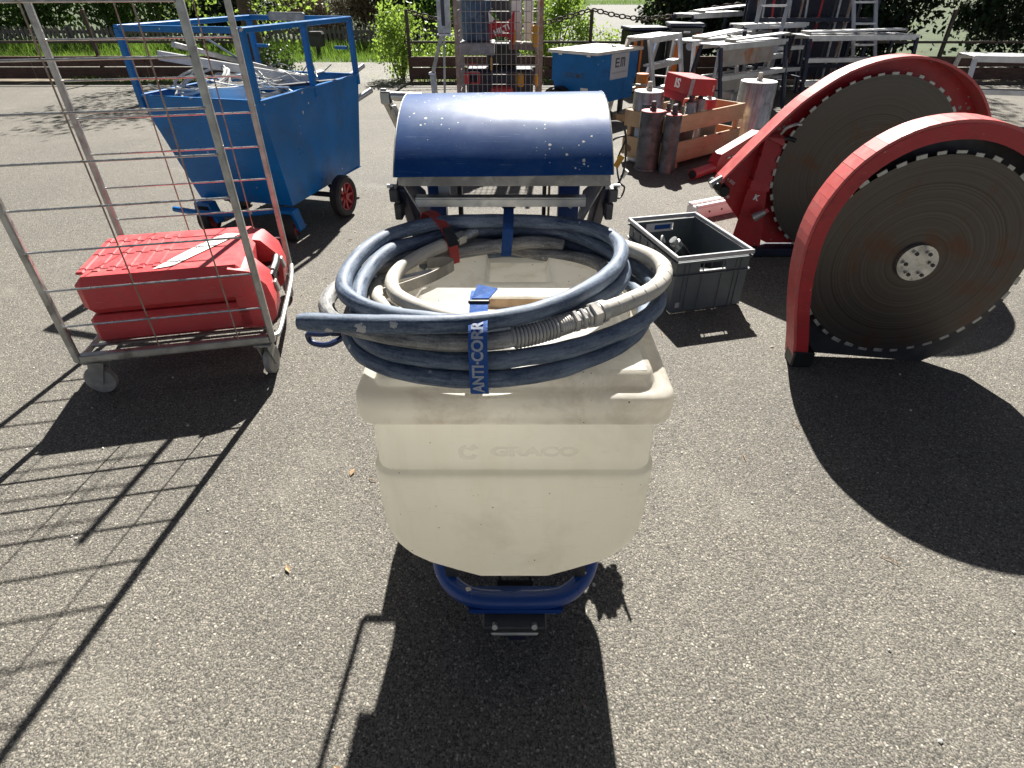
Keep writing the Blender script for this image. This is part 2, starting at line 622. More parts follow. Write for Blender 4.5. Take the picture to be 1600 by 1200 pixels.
M['trailer_blue'] = pm('trailer_blue_paint', (.003, .13, .40), .45, var=.12, spec=.28, vs=4, dirt=((.02, .07, .2), .55, .75, 5), spots=((.4, .42, .45), .12, 10.0))
M['wheel_red'] = pm('red_wheel_rim', (.36, .03, .035), .45, var=.15)
M['plywood'] = pm('pale_lid_board', (.82, .72, .60), .6, var=.10, vs=3, grain=((.74, .60, .46), (1, 9, 9)))
M['pine'] = pm('pine_board', (.50, .345, .20), .65, var=.14, vs=5, grain=((.40, .245, .125), (1.0, 12, 12)), spots=((.16, .08, .035), .34, 9.0), bump=.08)
M['brown_wood'] = pm('brown_stained_wood', (.085, .045, .032), .8, var=.3, vs=6, grain=((.16, .10, .075), (1, 14, 14)), bump=.3)
M['old_wood'] = pm('weathered_grey_wood', (.24, .215, .19), .85, var=.25, vs=6, grain=((.13, .11, .09), (14, 14, 1)), bump=.3)
M['wire_grey'] = pm('dull_grey_wire', (.34, .325, .30), .55, .5, var=.25, vs=20, dirt=((.30, .18, .12), .58, .75, 12))

def broken_gloss(m, lo, hi, scale):
    """dusty patches break up the clear coat"""
    nt = m.node_tree
    P = nt.nodes['Principled BSDF']
    co = _n(nt, 'ShaderNodeTexCoord').outputs['Object']
    f = _noise(nt, co, scale, 7, .7, .8)
    nt.links.new(_map(nt, f, .35, .65, lo, hi), P.inputs['Coat Weight'])
    nt.links.new(_map(nt, _noise(nt, co, scale * 2.7, 5), .3, .7, .16, .36), P.inputs['Coat Roughness'])


def blade_mat(name, hx_, hz_):
    """ground steel disc scored in circles round its hub"""
    m = bpy.data.materials.new(name)
    m.use_nodes = True
    nt = m.node_tree
    P = nt.nodes['Principled BSDF']
    co = _n(nt, 'ShaderNodeTexCoord').outputs['Object']
    d = _n(nt, 'ShaderNodeVectorMath', operation='DISTANCE')
    nt.links.new(co, d.inputs[0])
    d.inputs[1].default_value = (hx_, .01, hz_)
    cb_ = _n(nt, 'ShaderNodeCombineXYZ')
    nt.links.new(d.outputs['Value'], cb_.inputs[0])
    rings = _noise(nt, cb_.outputs[0], 95.0, 6, .75)
    cloud = _noise(nt, co, 5.0, 6, .65, .6)
    c = _mix(nt, _map(nt, rings, .32, .68), (.045, .038, .034), (.135, .122, .112))
    c = _mix(nt, _map(nt, cloud, .52, .68, 0, .75), c, (.11, .055, .034))
    rim = _map(nt, d.outputs['Value'], .33, .42, 0, .35)
    c = _mix(nt, rim, c, (.12, .11, .10))
    nt.links.new(c, P.inputs['Base Color'])
    P.inputs['Metallic'].default_value = .85
    nt.links.new(_map(nt, rings, .3, .7, .26, .5), P.inputs['Roughness'])
    return m


broken_gloss(M['blue_cover'], .04, .32, 6.0)
M['iron'] = pm('weathered_iron', (.075, .062, .052), .7, .3, var=.35, vs=12, dirt=((.17, .10, .06), .5, .7, 14), bump=.2)
M['grey_crate'] = pm('grey_crate_plastic', (.105, .125, .135), .5, var=.10, vs=8, dirt=((.19, .19, .185), .58, .8, 7), bump=.06)
M['grey_rim'] = pm('worn_grey_rim_plastic', (.40, .41, .42), .5, var=.12, vs=14)
M['white_plastic'] = pm('white_plastic', (.78, .77, .73), .45, var=.06, dirt=((.5, .47, .4), .6, .8, 6))
M['white_paper'] = pm('white_label', (.76, .75, .72), .65, var=.06, vs=9)
M['label_grey'] = pm('grey_label_board', (.47, .48, .52), .6, var=.05)
M['ink'] = pm('dark_print', (.055, .06, .06), .6, var=.1)
M['ink_grey'] = pm('grey_print', (.30, .31, .34), .6, var=.1)
M['print_white'] = pm('white_print', (.80, .78, .78), .55, var=.04)
M['yellow'] = pm('amber_plastic', (.62, .30, .015), .5, var=.12)
M['orange'] = pm('orange_paint', (.62, .16, .012), .5, var=.15, vs=4)
M['red_card'] = pm('red_cardboard', (.40, .016, .022), .5, var=.1, vs=6)
M['card_grey'] = pm('crushed_card_edge', (.30, .31, .32), .7, var=.35, vs=22)
M['drum_blue'] = pm('dull_blue_drum', (.035, .085, .16), .6, var=.35, vs=8, dirt=((.17, .22, .27), .48, .7, 20))
M['conduit'] = pm('grey_conduit', (.50, .50, .49), .5, var=.15, vs=9)
M['grey_caster'] = pm('grey_caster_plastic', (.27, .265, .245), .6, var=.25, vs=14, dirt=((.42, .40, .36), .5, .7, 14))
M['cable'] = pm('cable_sheath', (.04, .04, .045), .5, var=.3, vs=12)
M['leaf_dry'] = pm('dry_leaf', (.36, .23, .12), .8, var=.4, vs=60)
M['pebble'] = pm('pebbles', (.55, .53, .48), .8, var=.4, vs=40)

# ================================================================== SETTING
def sheet(name, poly, z, mat):
    b = MB()
    b.add([(x, y, z) for x, y in poly], [tuple(range(len(poly)))])
    o = b.build(name, mat, flat=True)
    return structure(o)


sheet('ground', [(-220, -60), (220, -60), (220, 320), (-220, 320)], -.03, M['meadow'])
sheet('yard_asphalt', [(-14, -6), (16, -6), (16, 11.0), (2.6, 11.0), (-1.6, 11.0), (-4.3, 11.0), (-14, 11.0)], 0.0, M['asphalt'])
sheet('border_soil', [(-14, 10.6), (-4.5, 10.75), (-4.1, 11.9), (-14, 12.0)], .006, M['soil'])
sheet('border_soil', [(-1.75, 10.75), (16, 10.7), (16, 12.3), (-1.75, 12.1)], .006, M['soil'])
sheet('road', [(-40, 11.0), (30, 11.0), (30, 14.1), (-40, 14.0)], -.012, M['road'])
sheet('path', [(.4, 14.0), (4.4, 14.0), (4.9, 22), (6.6, 34), (9.6, 50), (5.6, 50), (3.2, 34), (1.6, 22)], -.018, M['path'])


def cards(name, pos, nrm_spread, size, mat, parent=None, aspect=.55, fold=.25, up=None):
    """many small folded leaves at pos (n,3); one mesh"""
    n = len(pos)
    th = rng.uniform(0, 2 * np.pi, n)
    ph = np.arccos(rng.uniform(-1, 1, n))
    d = np.stack([np.sin(ph) * np.cos(th), np.sin(ph) * np.sin(th), np.cos(ph)], 1)
    if up is not None:
        d = d * nrm_spread + np.array(up)
        d /= np.linalg.norm(d, axis=1)[:, None]
    r = rng.normal(size=(n, 3))
    s = np.cross(d, r)
    s /= np.linalg.norm(s, axis=1)[:, None] + 1e-9
    nn = np.cross(d, s)
    L = (size * rng.uniform(.6, 1.3, n))[:, None]
    a = pos - d * L * .5
    c = pos + d * L * .5
    b = pos + s * L * aspect * .5 + nn * L * fold * .3
    e = pos - s * L * aspect * .5 + nn * L * fold * .3
    v = np.stack([a, b, c, e], 1).reshape(-1, 3)
    if parent is not None:
        Mi = np.array(rootm(parent).inverted())
        v = v @ Mi[:3, :3].T + Mi[:3, 3]
    me = bpy.data.meshes.new(name)
    me.vertices.add(4 * n)
    me.vertices.foreach_set('co', v.astype(np.float32).ravel())
    me.loops.add(6 * n)
    base = (np.arange(n) * 4)[:, None]
    me.loops.foreach_set('vertex_index', (base + np.array([0, 1, 2, 0, 2, 3])).astype(np.int32).ravel())
    me.polygons.add(2 * n)
    me.polygons.foreach_set('loop_start', (np.arange(2 * n) * 3).astype(np.int32))
    me.polygons.foreach_set('loop_total', np.full(2 * n, 3, np.int32))
    me.update(calc_edges=True)
    me.validate()
    me.materials.append(mat)
    o = bpy.data.objects.new(name, me)
    col.objects.link(o)
    if parent is not None:
        o.parent = parent
    return o


def clumped(c, rad, n, clumps, spread, shell=.55):
    c, rad = np.array(c), np.array(rad)
    d = rng.normal(size=(clumps, 3))
    d /= np.linalg.norm(d, axis=1)[:, None]
    rr = shell + (1 - shell) * rng.uniform(0, 1, clumps) ** .6
    k = c + d * rad * rr[:, None]
    i = rng.integers(0, clumps, n)
    sp = spread * rng.uniform(.5, 1.25, clumps)[i][:, None]
    p = k[i] + rng.normal(size=(n, 3)) * sp
    return p[p[:, 2] > .03]


def shrub(name, label, loc, rad, n, mat, leaf=.06, stems=7, clumps=60, spread=.12, cat='shrub', aspect=.6, group=None, base=.0):
    t = thing(name, label, cat, (loc[0], loc[1], 0), group=group)
    c = (loc[0], loc[1], base + rad[2])
    cards('foliage', clumped(c, rad, n, clumps, spread), 1, leaf, mat, t, aspect)
    b = MB()
    for k in range(stems):
        a = random.uniform(0, 6.28)
        e = (loc[0] + math.cos(a) * rad[0] * random.uniform(.2, .75), loc[1] + math.sin(a) * rad[1] * random.uniform(.2, .75), base + rad[2] * random.uniform(.9, 1.6))
        s = (loc[0] + math.cos(a) * .06, loc[1] + math.sin(a) * .06, -.03)
        m_ = ((s[0] + e[0]) / 2 + random.uniform(-.08, .08), (s[1] + e[1]) / 2, (s[2] + e[2]) / 2 + .1)
        b.tube(catmull([s, m_, e], 4), [.018 - .0016 * q for q in range(9)], 6)
    b.build('stem', M['bark'], t)
    return t


def tree(name, label, loc, h, cr, n, mat, leaf=.1, trunk=.14, group=None, clear=1.2):
    t = thing(name, label, 'tree', (loc[0], loc[1], 0), group=group)
    x, y = loc[0], loc[1]
    b = MB()
    top = (x + random.uniform(-.3, .3), y, h * .8)
    P = catmull([(x, y, -.05), (x + random.uniform(-.1, .1), y, h * .3), top], 5)
    b.tube(P, [trunk * (1.25 - .9 * i / (len(P) - 1)) for i in range(len(P))], 10)
    for k in range(9):
        a = k * 2.4 + random.uniform(-.4, .4)
        z0 = h * random.uniform(.25, .6)
        L = cr * random.uniform(.6, .95)
        s = Vector((x, y, z0))
        e = s + Vector((math.cos(a) * L, math.sin(a) * L, L * random.uniform(.25, .7)))
        b.tube(catmull([s, (s + e) / 2 + Vector((0, 0, -.1)), e], 3), [trunk * .42 - trunk * .055 * q for q in range(7)], 6)
    b.build('trunk', M['bark'], t)
    cards('crown', clumped((x, y, clear + (h - clear) * .5), (cr, cr, (h - clear) * .5), n, 110, cr * .16, .45), 1, leaf, mat, t, .6)
    return t


# trees and shrubs behind the road, left to right
tree('garden_tree', 'dark trunked tree with a few young leaves beside the brown plank barrier', (-4.75, 12.4), 4.6, 1.5, 5200, M['leaf_light'], .085, .15, clear=.5)
shrub('evergreen_shrub', 'dark green evergreen shrub behind the tree trunk, at the left', (-7.2, 18.2), (1.5, 1.0, 1.1), 12000, M['leaf_dark'], .11, clumps=90, spread=.2)
shrub('garden_shrub', 'light green shrub behind the picket fence at the far left', (-10.2, 19.0), (1.7, 1.2, 1.3), 11000, M['leaf_mid'], .11, clumps=90, spread=.22)
shrub('brown_shrub', 'brown twiggy half dry shrub behind the picket fence', (-4.7, 18.0), (1.35, .9, .82), 15000, M['twig_brown'], .15, clumps=70, spread=.2, aspect=.1)
shrub('evergreen_shrub', 'black green evergreen shrub right of the brown twiggy shrub', (-2.9, 18.6), (1.25, 1.0, 1.25), 12000, M['leaf_dark'], .11, clumps=80, spread=.2)
shrub('hedge_shrub', 'wide mid green hedge shrub behind the tall wire cage trolley', (-.7, 17.2), (1.6, .9, .95), 11000, M['leaf_mid'], .10, clumps=80, spread=.2)
shrub('leafy_shrub', 'bright green leafy shrub at the end of the chain fence, left of the cage', (-1.98, 11.55), (.36, .34, .55), 2600, M['leaf_light'], .062, clumps=46, spread=.10)
shrub('leafy_shrub', 'low light green shrub behind the rail, directly left of the cage', (-1.15, 12.3), (.55, .3, .36), 1900, M['leaf_light'], .058, clumps=40, spread=.1)
shrub('leafy_shrub', 'dense yellow green shrub behind the chain, right of the cage', (.80, 12.35), (.66, .42, .66), 8000, M['leaf_light'], .06, clumps=90, spread=.11)
shrub('leafy_shrub', 'small sparse green shrub between the chain post and the pale path', (1.72, 12.2), (.34, .28, .34), 900, M['leaf_light'], .055, clumps=26, spread=.09)
shrub('rose_bush', 'low green bush with white blossoms at the left edge of the road', (-4.15, 11.55), (.34, .3, .24), 1500, M['leaf_mid'], .05, clumps=36, spread=.08)
shrub('conifer_hedge', 'very dark conifer hedge behind the chain at the upper right', (4.15, 14.8), (1.35, .8, 1.2), 15000, M['leaf_dark'], .12, clumps=110, spread=.2)
shrub('conifer_hedge', 'very dark conifer hedge behind the upright steel props', (6.9, 14.0), (1.9, .9, 1.5), 18000, M['leaf_dark'], .12, clumps=120, spread=.22)
shrub('conifer_hedge', 'dark conifer hedge at the far right beyond the platforms', (10.6, 13.0), (2.2, 1.0, 1.6), 18000, M['leaf_dark'], .12, clumps=120, spread=.25)
tree('shade_tree', 'tall dark conifer shading the stacked platforms from behind', (5.9, 15.8), 7.5, 2.0, 11000, M['leaf_dark'], .13, .18, clear=1.0)
tree('shade_tree', 'broad green tree beyond the road at the far left', (-11.5, 22), 7.0, 2.6, 9000, M['leaf_mid'], .13, .2, clear=1.4)
tree('shade_tree', 'broad green tree beyond the road, behind the brown shrub', (-4.4, 24), 7.5, 2.8, 9000, M['leaf_mid'], .13, .2, clear=1.3)

shrub('hedge_shrub', 'dense green hedge shrub behind the fence at the outer left', (-13.6, 18.6), (1.9, 1.2, 1.4), 11000, M['leaf_mid'], .12, clumps=90, spread=.25)
shrub('evergreen_shrub', 'dark evergreen shrub in the outer left corner behind the barrier', (-16.6, 16.6), (1.9, 1.2, 1.5), 11000, M['leaf_dark'], .13, clumps=90, spread=.25)
shrub('conifer_hedge', 'dark conifer hedge at the outermost right edge', (14.6, 12.6), (2.3, 1.1, 1.7), 14000, M['leaf_dark'], .13, clumps=110, spread=.26)
shrub('hedge_shrub', 'green hedge shrub beyond the lawn, left of the pale path', (-1.6, 23.0), (2.4, 1.2, 1.2), 9000, M['leaf_mid'], .13, clumps=80, spread=.26)

# blossoms on the bush
fl = thing('white_blossom', 'scattered white blossoms on the low bush by the road', 'blossom', (-4.15, 11.4, 0))
b = MB()
for k in range(22):
    a, e = random.uniform(0, 6.28), random.uniform(.15, .95)
    b.lathe([(.0, 0), (.022, .008), (.014, .016), (0, .012)], 6, Matrix.Translation((-4.15 + math.cos(a) * .33 * e, 11.5 - .3 * e, .06 + .42 * random.random())) @ Matrix.Rotation(random.uniform(-1, 1), 4, 'X'))
structure(b.build('petals', M['white_paper'], fl), 'stuff')


def blades(name, n, xr, yr, h, mat, label, lean=.35):
    p = np.stack([rng.uniform(*xr, n), rng.uniform(*yr, n), np.full(n, -.03)], 1)
    if yr[1] > 20:                                  # keep the path clear
        xl = np.interp(p[:, 1], [14, 22, 34, 50], [.4, 1.6, 3.2, 5.6])
        xh = np.interp(p[:, 1], [14, 22, 34, 50], [4.4, 4.9, 6.6, 9.6])
        p = p[(p[:, 0] < xl) | (p[:, 0] > xh) | (p[:, 1] > 50)]
        n = len(p)
    hh = h * rng.uniform(.35, 1.0, n)
    a = rng.uniform(0, 2 * np.pi, n)
    w = .007 * (1 + h * 2)
    s = np.stack([np.cos(a), np.sin(a), 0 * a], 1) * w
    t = p + np.stack([rng.normal(0, lean, n) * hh, rng.normal(0, lean, n) * hh, hh], 1)
    v = np.stack([p - s, p + s, t], 1).reshape(-1, 3)
    me = bpy.data.meshes.new(name)
    me.vertices.add(3 * n)
    me.vertices.foreach_set('co', v.astype(np.float32).ravel())
    me.loops.add(3 * n)
    me.loops.foreach_set('vertex_index', np.arange(3 * n, dtype=np.int32))
    me.polygons.add(n)
    me.polygons.foreach_set('loop_start', (np.arange(n) * 3).astype(np.int32))
    me.polygons.foreach_set('loop_total', np.full(n, 3, np.int32))
    me.update(calc_edges=True)
    me.materials.append(mat)
    o = bpy.data.objects.new(name, me)
    col.objects.link(o)
    o['kind'] = 'stuff'
    return tag(o, label, 'grass')


blades('verge_grass', 26000, (-14, -.3), (14.2, 18.5), .17, M['grass'], 'sunlit green grass verge between the road and the picket fence')
blades('tall_grass', 9000, (-14, -1.2), (15.6, 16.6), .34, M['grass'], 'tall dark green grass along the foot of the picket fence')
blades('path_grass', 16000, (-1, 16), (26, 60), .3, M['grass'], 'bright lawn beyond the end of the pale path')
blades('border_weeds', 3500, (-1.7, 3.2), (10.8, 12.0), .16, M['grass'], 'weeds growing under the dark plank of the chain fence')
blades('bed_weeds', 3000, (-7.5, -4.0), (10.75, 11.9), .17, M['grass'], 'weeds growing in front of the brown plank barrier')
blades('trestle_weeds', 500, (1.5, 1.95), (7.55, 7.9), .16, M['grass'], 'bright tuft of weeds under the aluminium trestle beside the blue trailer', .25)

# picket fence (every picket its own piece)
fence = thing('picket_fence', 'low weathered grey picket fence behind the grass verge', 'fence', (-7, 16.7, 0))
b = MB()
b.add([(-.03, 0, 0), (.03, 0, 0), (.03, 0, .47), (0, 0, .53), (-.03, 0, .47), (-.03, .02, 0), (.03, .02, 0), (.03, .02, .47), (0, .02, .53), (-.03, .02, .47)],
      [(0, 1, 2, 3, 4), (9, 8, 7, 6, 5), (0, 5, 6, 1), (1, 6, 7, 2), (2, 7, 8, 3), (3, 8, 9, 4), (4, 9, 5, 0)])
pk = b.build('picket', M['old_wood'], fence, world=False, flat=True)
k = 0
x = -6.5
while x < 6.4:
    o = pk if k == 0 else link_copy(pk, fence)
    o.location = (x, 0, -.02 + random.uniform(-.01, .015))
    o.rotation_euler = (0, random.uniform(-.03, .03), 0)
    x += .112 + random.uniform(-.008, .01)
    k += 1
for z in (.13, .38):
    MB().box((-.05, .04, z), (13, .035, .07)).build('rail', M['old_wood'], fence, world=False)
for xx in (-6.2, -4.0, -1.8, .4, 2.6, 4.8, 6.3):
    MB().box((xx, .08, .22), (.09, .06, .6)).build('post', M['old_wood'], fence, world=False)

# grey box on a post by the verge
mb = thing('mail_box', 'dark grey box on a short post standing in the grass verge', 'mailbox', (-4.4, 15.1, 0))
b = MB()
b.prism([(-4.54, .2), (-4.26, .2), (-4.24, .44), (-4.27, .49), (-4.53, .49), (-4.56, .44)], 15.0, 15.2)
b.build('box_body', M['dark_steel'], mb)
MB().box((-4.4, 14.99, .43), (.2, .012, .025)).build('slot', M['black'], mb)
MB().box((-4.4, 15.1, .08), (.08, .08, .24)).build('post', M['dark_steel'], mb)

# plank barriers with rail, posts and chain
def barrier(x0, x1, y, label, posts, plank_len=2.2):
    t = thing('plank_barrier', label, 'fence', ((x0 + x1) / 2, y, 0))
    L = x1 - x0
    nP = max(1, round(L / plank_len))
    for r_, (z, h, mt) in enumerate(((.13, .17, 'brown_wood'), (.305, .15, 'brown_wood'))):
        for k in range(nP):
            xa = x0 + L * k / nP
            MB().box((xa + L / nP / 2, y + .01 * r_, z), (L / nP - .012, .07, h), bev=.006, rot=(0, random.uniform(-.004, .004), 0)).build('plank', M[mt], t)
    for px in posts:
        MB().box((px, y + .07, .5), (.055, .05, 1.08), bev=.005).build('post', M['iron'], t)
    MB().box(((x0 + x1) / 2, y + .02, .585), (L, .035, .035), bev=.004).build('rail', M['iron'], t)
    return t


barrier(-1.75, 12.0, 11.05, 'dark plank barrier with iron rail and posts behind the cage and trailer', (-1.72, 1.30, 4.3, 7.2, 10.1))
barrier(-12.0, -4.25, 11.1, 'brown plank barrier at the left edge of the road opening', (-4.3, -7.0, -9.6))


def chain(name, label, pts):
    t = thing(name, label, 'chain', (pts[0][0], pts[0][1], 0))
    P = catmull(pts, 30)
    # resample at link pitch
    pitch = .092
    S = [P[0]]
    acc = 0
    for a, c in zip(P, P[1:]):
        d = (c - a).length
        while acc + d >= pitch:
            f = (pitch - acc) / d
            a = a + (c - a) * f
            S.append(a.copy())
            d = (c - a).length
            acc = 0
        acc += d
    me_o = None
    Mi = rootm(t).inverted()
    for i in range(len(S) - 1):
        if me_o is None:
            b = MB()
            ring = []
            for q in range(14):
                a = 2 * math.pi * q / 14
                ring.append((math.cos(a) * .052 if abs(math.cos(a)) > .4 else math.cos(a) * .052, math.sin(a) * .034, 0))
            b.tube(ring, .0115, 6, closed=True)
            me_o = b.build('link', M['iron'], t, world=False)
            o = me_o
        else:
            o = link_copy(me_o, t)
        c = (S[i] + S[i + 1]) / 2
        d = (S[i + 1] - S[i]).normalized()
        q = d.to_track_quat('X', 'Z') @ Quaternion((1, 0, 0), (math.pi / 2 if i % 2 else 0) + .5)
        o.location = Mi @ c
        o.rotation_euler = q.to_euler()
    return t


chain('chain', 'heavy iron chain sagging between the cage and the middle post', [(-1.72, 11.12, 1.02), (-1.0, 11.12, .86), (-.2, 11.12, .78), (.55, 11.12, .86), (1.30, 11.12, 1.04)])
chain('chain', 'heavy iron chain hanging from the middle post over the black and orange boxes', [(1.30, 11.12, 1.04), (1.75, 11.12, .95), (2.2, 11.12, .915), (2.8, 11.1, .97), (3.5, 11.1, 1.09), (4.3, 11.12, 1.12)])

# loose bits on the asphalt
lt = MB()
for k in range(46):
    x, y = random.uniform(-1.9, 1.9), random.uniform(.5, 4.2)
    a = random.uniform(0, 6.28)
    L = random.uniform(.012, .045)
    w = L * random.uniform(.12, .5)
    Mx = Matrix.Translation((x, y, .004)) @ Matrix.Rotation(a, 4, 'Z')
    lt.add([(-L / 2, 0, 0), (0, -w / 2, .004), (L / 2, 0, .002), (0, w / 2, .005)], [(0, 1, 2), (0, 2, 3)], Mx)
for k in range(26):
    x, y = random.uniform(-1.9, 1.9), random.uniform(.5, 4.2)
    a = random.uniform(0, 6.28)
    L = random.uniform(.02, .07)
    p = [Vector((x, y, .004)), Vector((x + math.cos(a) * L / 2 + random.uniform(-.006, .006), y + math.sin(a) * L / 2, .007)), Vector((x + math.cos(a) * L, y + math.sin(a) * L, .004))]
    lt.tube(p, .0013, 5)
o = lt.build('leaf_litter', M['leaf_dry'], flat=True)
tag(structure(o, 'stuff'), 'dry leaf scraps and twigs scattered over the asphalt', 'litter')
pb = MB()
for k in range(240):
    x, y = random.uniform(-2.2, 2.2), random.uniform(.35, 5.0)
    r = random.uniform(.0025, .0065)
    pb.lathe([(0, 0), (r, .0), (r * .9, r * .6), (r * .3, r), (0, r)], 5, Matrix.Translation((x, y, 0)) @ Matrix.Rotation(random.uniform(0, 6), 4, 'Z') @ Matrix.Diagonal((1, random.uniform(.6, 1.2), 1, 1)))
tag(structure(pb.build('loose_grit', M['pebble'], flat=True), 'stuff'), 'loose pale grit lying on the asphalt', 'grit')

# ================================================================== SPRAYER
spr = thing('plaster_sprayer', 'wheeled plaster sprayer with milky white hopper and scuffed blue half round cover', 'sprayer', (0, 1.15, 0))


def rrect(hw, y0, y1, r, seg=7):
    """rounded rectangle loop, counter-clockwise"""
    out = []
    for (cx, cy, a0) in ((hw - r, y1 - r, 0), (-hw + r, y1 - r, 90), (-hw + r, y0 + r, 180), (hw - r, y0 + r, 270)):
        for k in range(seg + 1):
            a = R(a0 + 90 * k / seg)
            out.append((cx + r * math.cos(a), cy + r * math.sin(a)))
    return out


def loft(b, loops, cap0=True, cap1=True):
    n = len(loops[0])
    base = len(b.v)
    for L in loops:
        for p in L:
            b.v.append(Vector(p))
    for i in range(len(loops) - 1):
        for k in range(n):
            k2 = (k + 1) % n
            b.f.append((base + i * n + k, base + i * n + k2, base + (i + 1) * n + k2, base + (i + 1) * n + k))
    if cap0:
        b.f.append(tuple(base + k for k in reversed(range(n))))
    if cap1:
        b.f.append(tuple(base + (len(loops) - 1) * n + k for k in range(n)))
    return b


# hopper: (z, half width, front y, rear y, corner radius)
sec = [(.3215, .084, .828, 1.36, .03), (.3225, .092, .818, 1.366, .03), (.326, .100, .812, 1.37, .03), (.353, .148, .807, 1.376, .032), (.380, .2015, .805, 1.38, .034), (.392, .2190, .805, 1.38, .035),
       (.404, .2335, .804, 1.381, .036), (.416, .2445, .804, 1.382, .038), (.430, .2545, .803, 1.383, .04), (.446, .2620, .803, 1.384, .042), (.466, .2680, .802, 1.384, .043),
       (.492, .2715, .802, 1.385, .044), (.53, .2725, .801, 1.386, .045), (.58, .2725, .799, 1.386, .046), (.638, .2720, .797, 1.387, .046), (.647, .2720, .797, 1.387, .046), (.6510, .2708, .798, 1.386, .046),
       (.6535, .2655, .8060, 1.382, .044), (.6570, .2645, .8083, 1.380, .040), (.68, .2642, .809, 1.380, .038), (.74, .2630, .8095, 1.380, .036), (.79, .2610, .810, 1.380, .035)]
b = MB()
loft(b, [[(x + .004, y, z) for x, y in rrect(hw, y0, y1, r)] for z, hw, y0, y1, r in sec], cap1=False)
tank = b.build('hopper_tank', M['plastic_tank'], spr, angle=60)
face = lambda x, z, off=.0012: frame((x, .8088 - off - (z - .70) * .008, z), (1, 0, 0), (0, -.0083, 1))
text_part('moulded_lettering', 'GRACO', .031, face(.042, .699, .0004), M['print_tank'], tank, 0, .0018, 1.5)
b = MB()
for a0, a1 in ((100, 335),):
    ring = []
    for rr_, sgn in ((.019, 1), (.0095, -1)):
        rg = range(13) if sgn == 1 else range(12, -1, -1)
        for k in rg:
            a = R(a0 + (a1 - a0) * k / 12)
            ring.append((rr_ * math.cos(a), rr_ * math.sin(a)))
    n = len(ring)
    b.add([(x, y, 0) for x, y in ring], [tuple([i, i + 1, n - 2 - i, n - 1 - i]) for i in range(12)], face(-.082, .699))
b.add([(-.004, .008, 0), (.012, .021, 0), (.021, .009, 0), (.006, .004, 0)], [(0, 1, 2, 3)], face(-.082, .699))
b.build('moulded_emblem', M['print_tank'], tank, flat=True)

# lid: overhanging skirt + moulded top
LIDC = .005
b = MB()
sk = [(.782, .2735, .788, 1.402, .036), (.7838, .2775, .785, 1.406, .038), (.790, .2790, .784, 1.4075, .038), (.812, .2800, .7835, 1.408, .038), (.829, .2790, .7845, 1.407, .037), (.835, .2765, .787, 1.4045, .035),
      (.8385, .2715, .792, 1.399, .032), (.8395, .2600, .803, 1.390, .030), (.8405, .2500, .815, 1.379, .028), (.844, .2468, .8185, 1.3755, .027), (.858, .2425, .8225, 1.3715, .026), (.8635, .2385, .827, 1.367, .025), (.866, .229, .835, 1.36, .022)]
loft(b, [[(x + LIDC, y, z) for x, y in rrect(hw, y0, y1, r)] for z, hw, y0, y1, r in sk], cap0=False, cap1=False)
lid = b.build('hopper_lid', M['plastic_rim'], spr, angle=60)
# moulded centre of the lid as a fine height field
nx, ny = 116, 134
xs = np.linspace(-.229, .229, nx)
ys = np.linspace(.835, 1.36, ny)
X, Y = np.meshgrid(xs, ys, indexing='ij')
ss = lambda t: np.clip(t, 0, 1) ** 2 * (3 - 2 * np.clip(t, 0, 1))
oct_ = np.minimum(np.minimum(.215 - abs(X), np.minimum(Y - .86, 1.335 - Y)), (.36 - abs(X) - abs(Y - 1.10)) * .7)
Zh = .866 + .016 * ss(oct_ / .02)
def recess(x0, x1, y0, y1, dpt, e=.006):
    q = np.minimum(np.minimum(X - x0, x1 - X), np.minimum(Y - y0, y1 - Y))
    return -dpt * ss(q / e + .5)
Zh += recess(-.062, .078, 1.16, 1.345, .024) + recess(-.062, .078, 1.00, 1.085, .022)
cr = np.minimum(X + .229, .229 - X)
cr = np.minimum(cr, np.minimum(Y - .835, 1.36 - Y))
Zh = np.where(cr < 1e-6, .866, Zh)
V = np.stack([X + LIDC, Y, Zh], 2).reshape(-1, 3)
F = []
for i in range(nx - 1):
    for j in range(ny - 1):
        F.append((i * ny + j, (i + 1) * ny + j, (i + 1) * ny + j + 1, i * ny + j + 1))
b = MB()
b.v = [Vector(p) for p in V]
b.f = F
b.build('lid_top', M['plastic_lid'], lid, angle=70)
b = MB()
b.add([(-.050, 1.012, .8625), (.076, 1.012, .8625), (.076, 1.075, .8630), (-.050, 1.075, .8630)], [(0, 1, 2, 3)])
b.add([(-.050, 1.075, .8630), (.076, 1.075, .8630), (.076, 1.0805, .879), (-.050, 1.0805, .879)], [(0, 1, 2, 3)])
b.build('grip_recess', M['lid_stain'], lid, flat=True)

# base frame: bent blue tube bumper and rails
bp = [(-.185, 1.78, .27), (-.185, 1.2, .262), (-.180, .97, .255), (-.172, .905, .25), (-.150, .855, .25), (-.112, .820, .25), (-.07, .806, .25), (.0, .803, .25), (.085, .806, .25),
      (.128, .820, .25), (.166, .857, .25), (.190, .91, .25), (.198, .98, .255), (.205, 1.2, .262), (.205, 1.78, .27)]
fr = MB().tube(catmull(bp, 6), .0215, 16).build('frame_tube', M['blue_frame'], spr)
b = MB()
b.prism([(-.095, .222), (.112, .222), (.118, .236), (-.100, .236)], .786, .85)
b.build('bumper_lip', M['blue_frame'], fr)
MB().box((.006, .802, .196), (.148, .075, .046), bev=.004, rot=(.35, 0, 0)).build('caster_plate', M['dark_steel'], spr)
for sx in (-1, 1):
    MB().cyl((.006 + sx * .045, .764, .214), (.006 + sx * .045, .752, .220), .007, n=6).build('bolt', M['galv'], spr)
MB().box((.006, .800, .166), (.112, .06, .016), bev=.004, rot=(.3, 0, 0)).build('swivel_plate', M['galv'], spr)
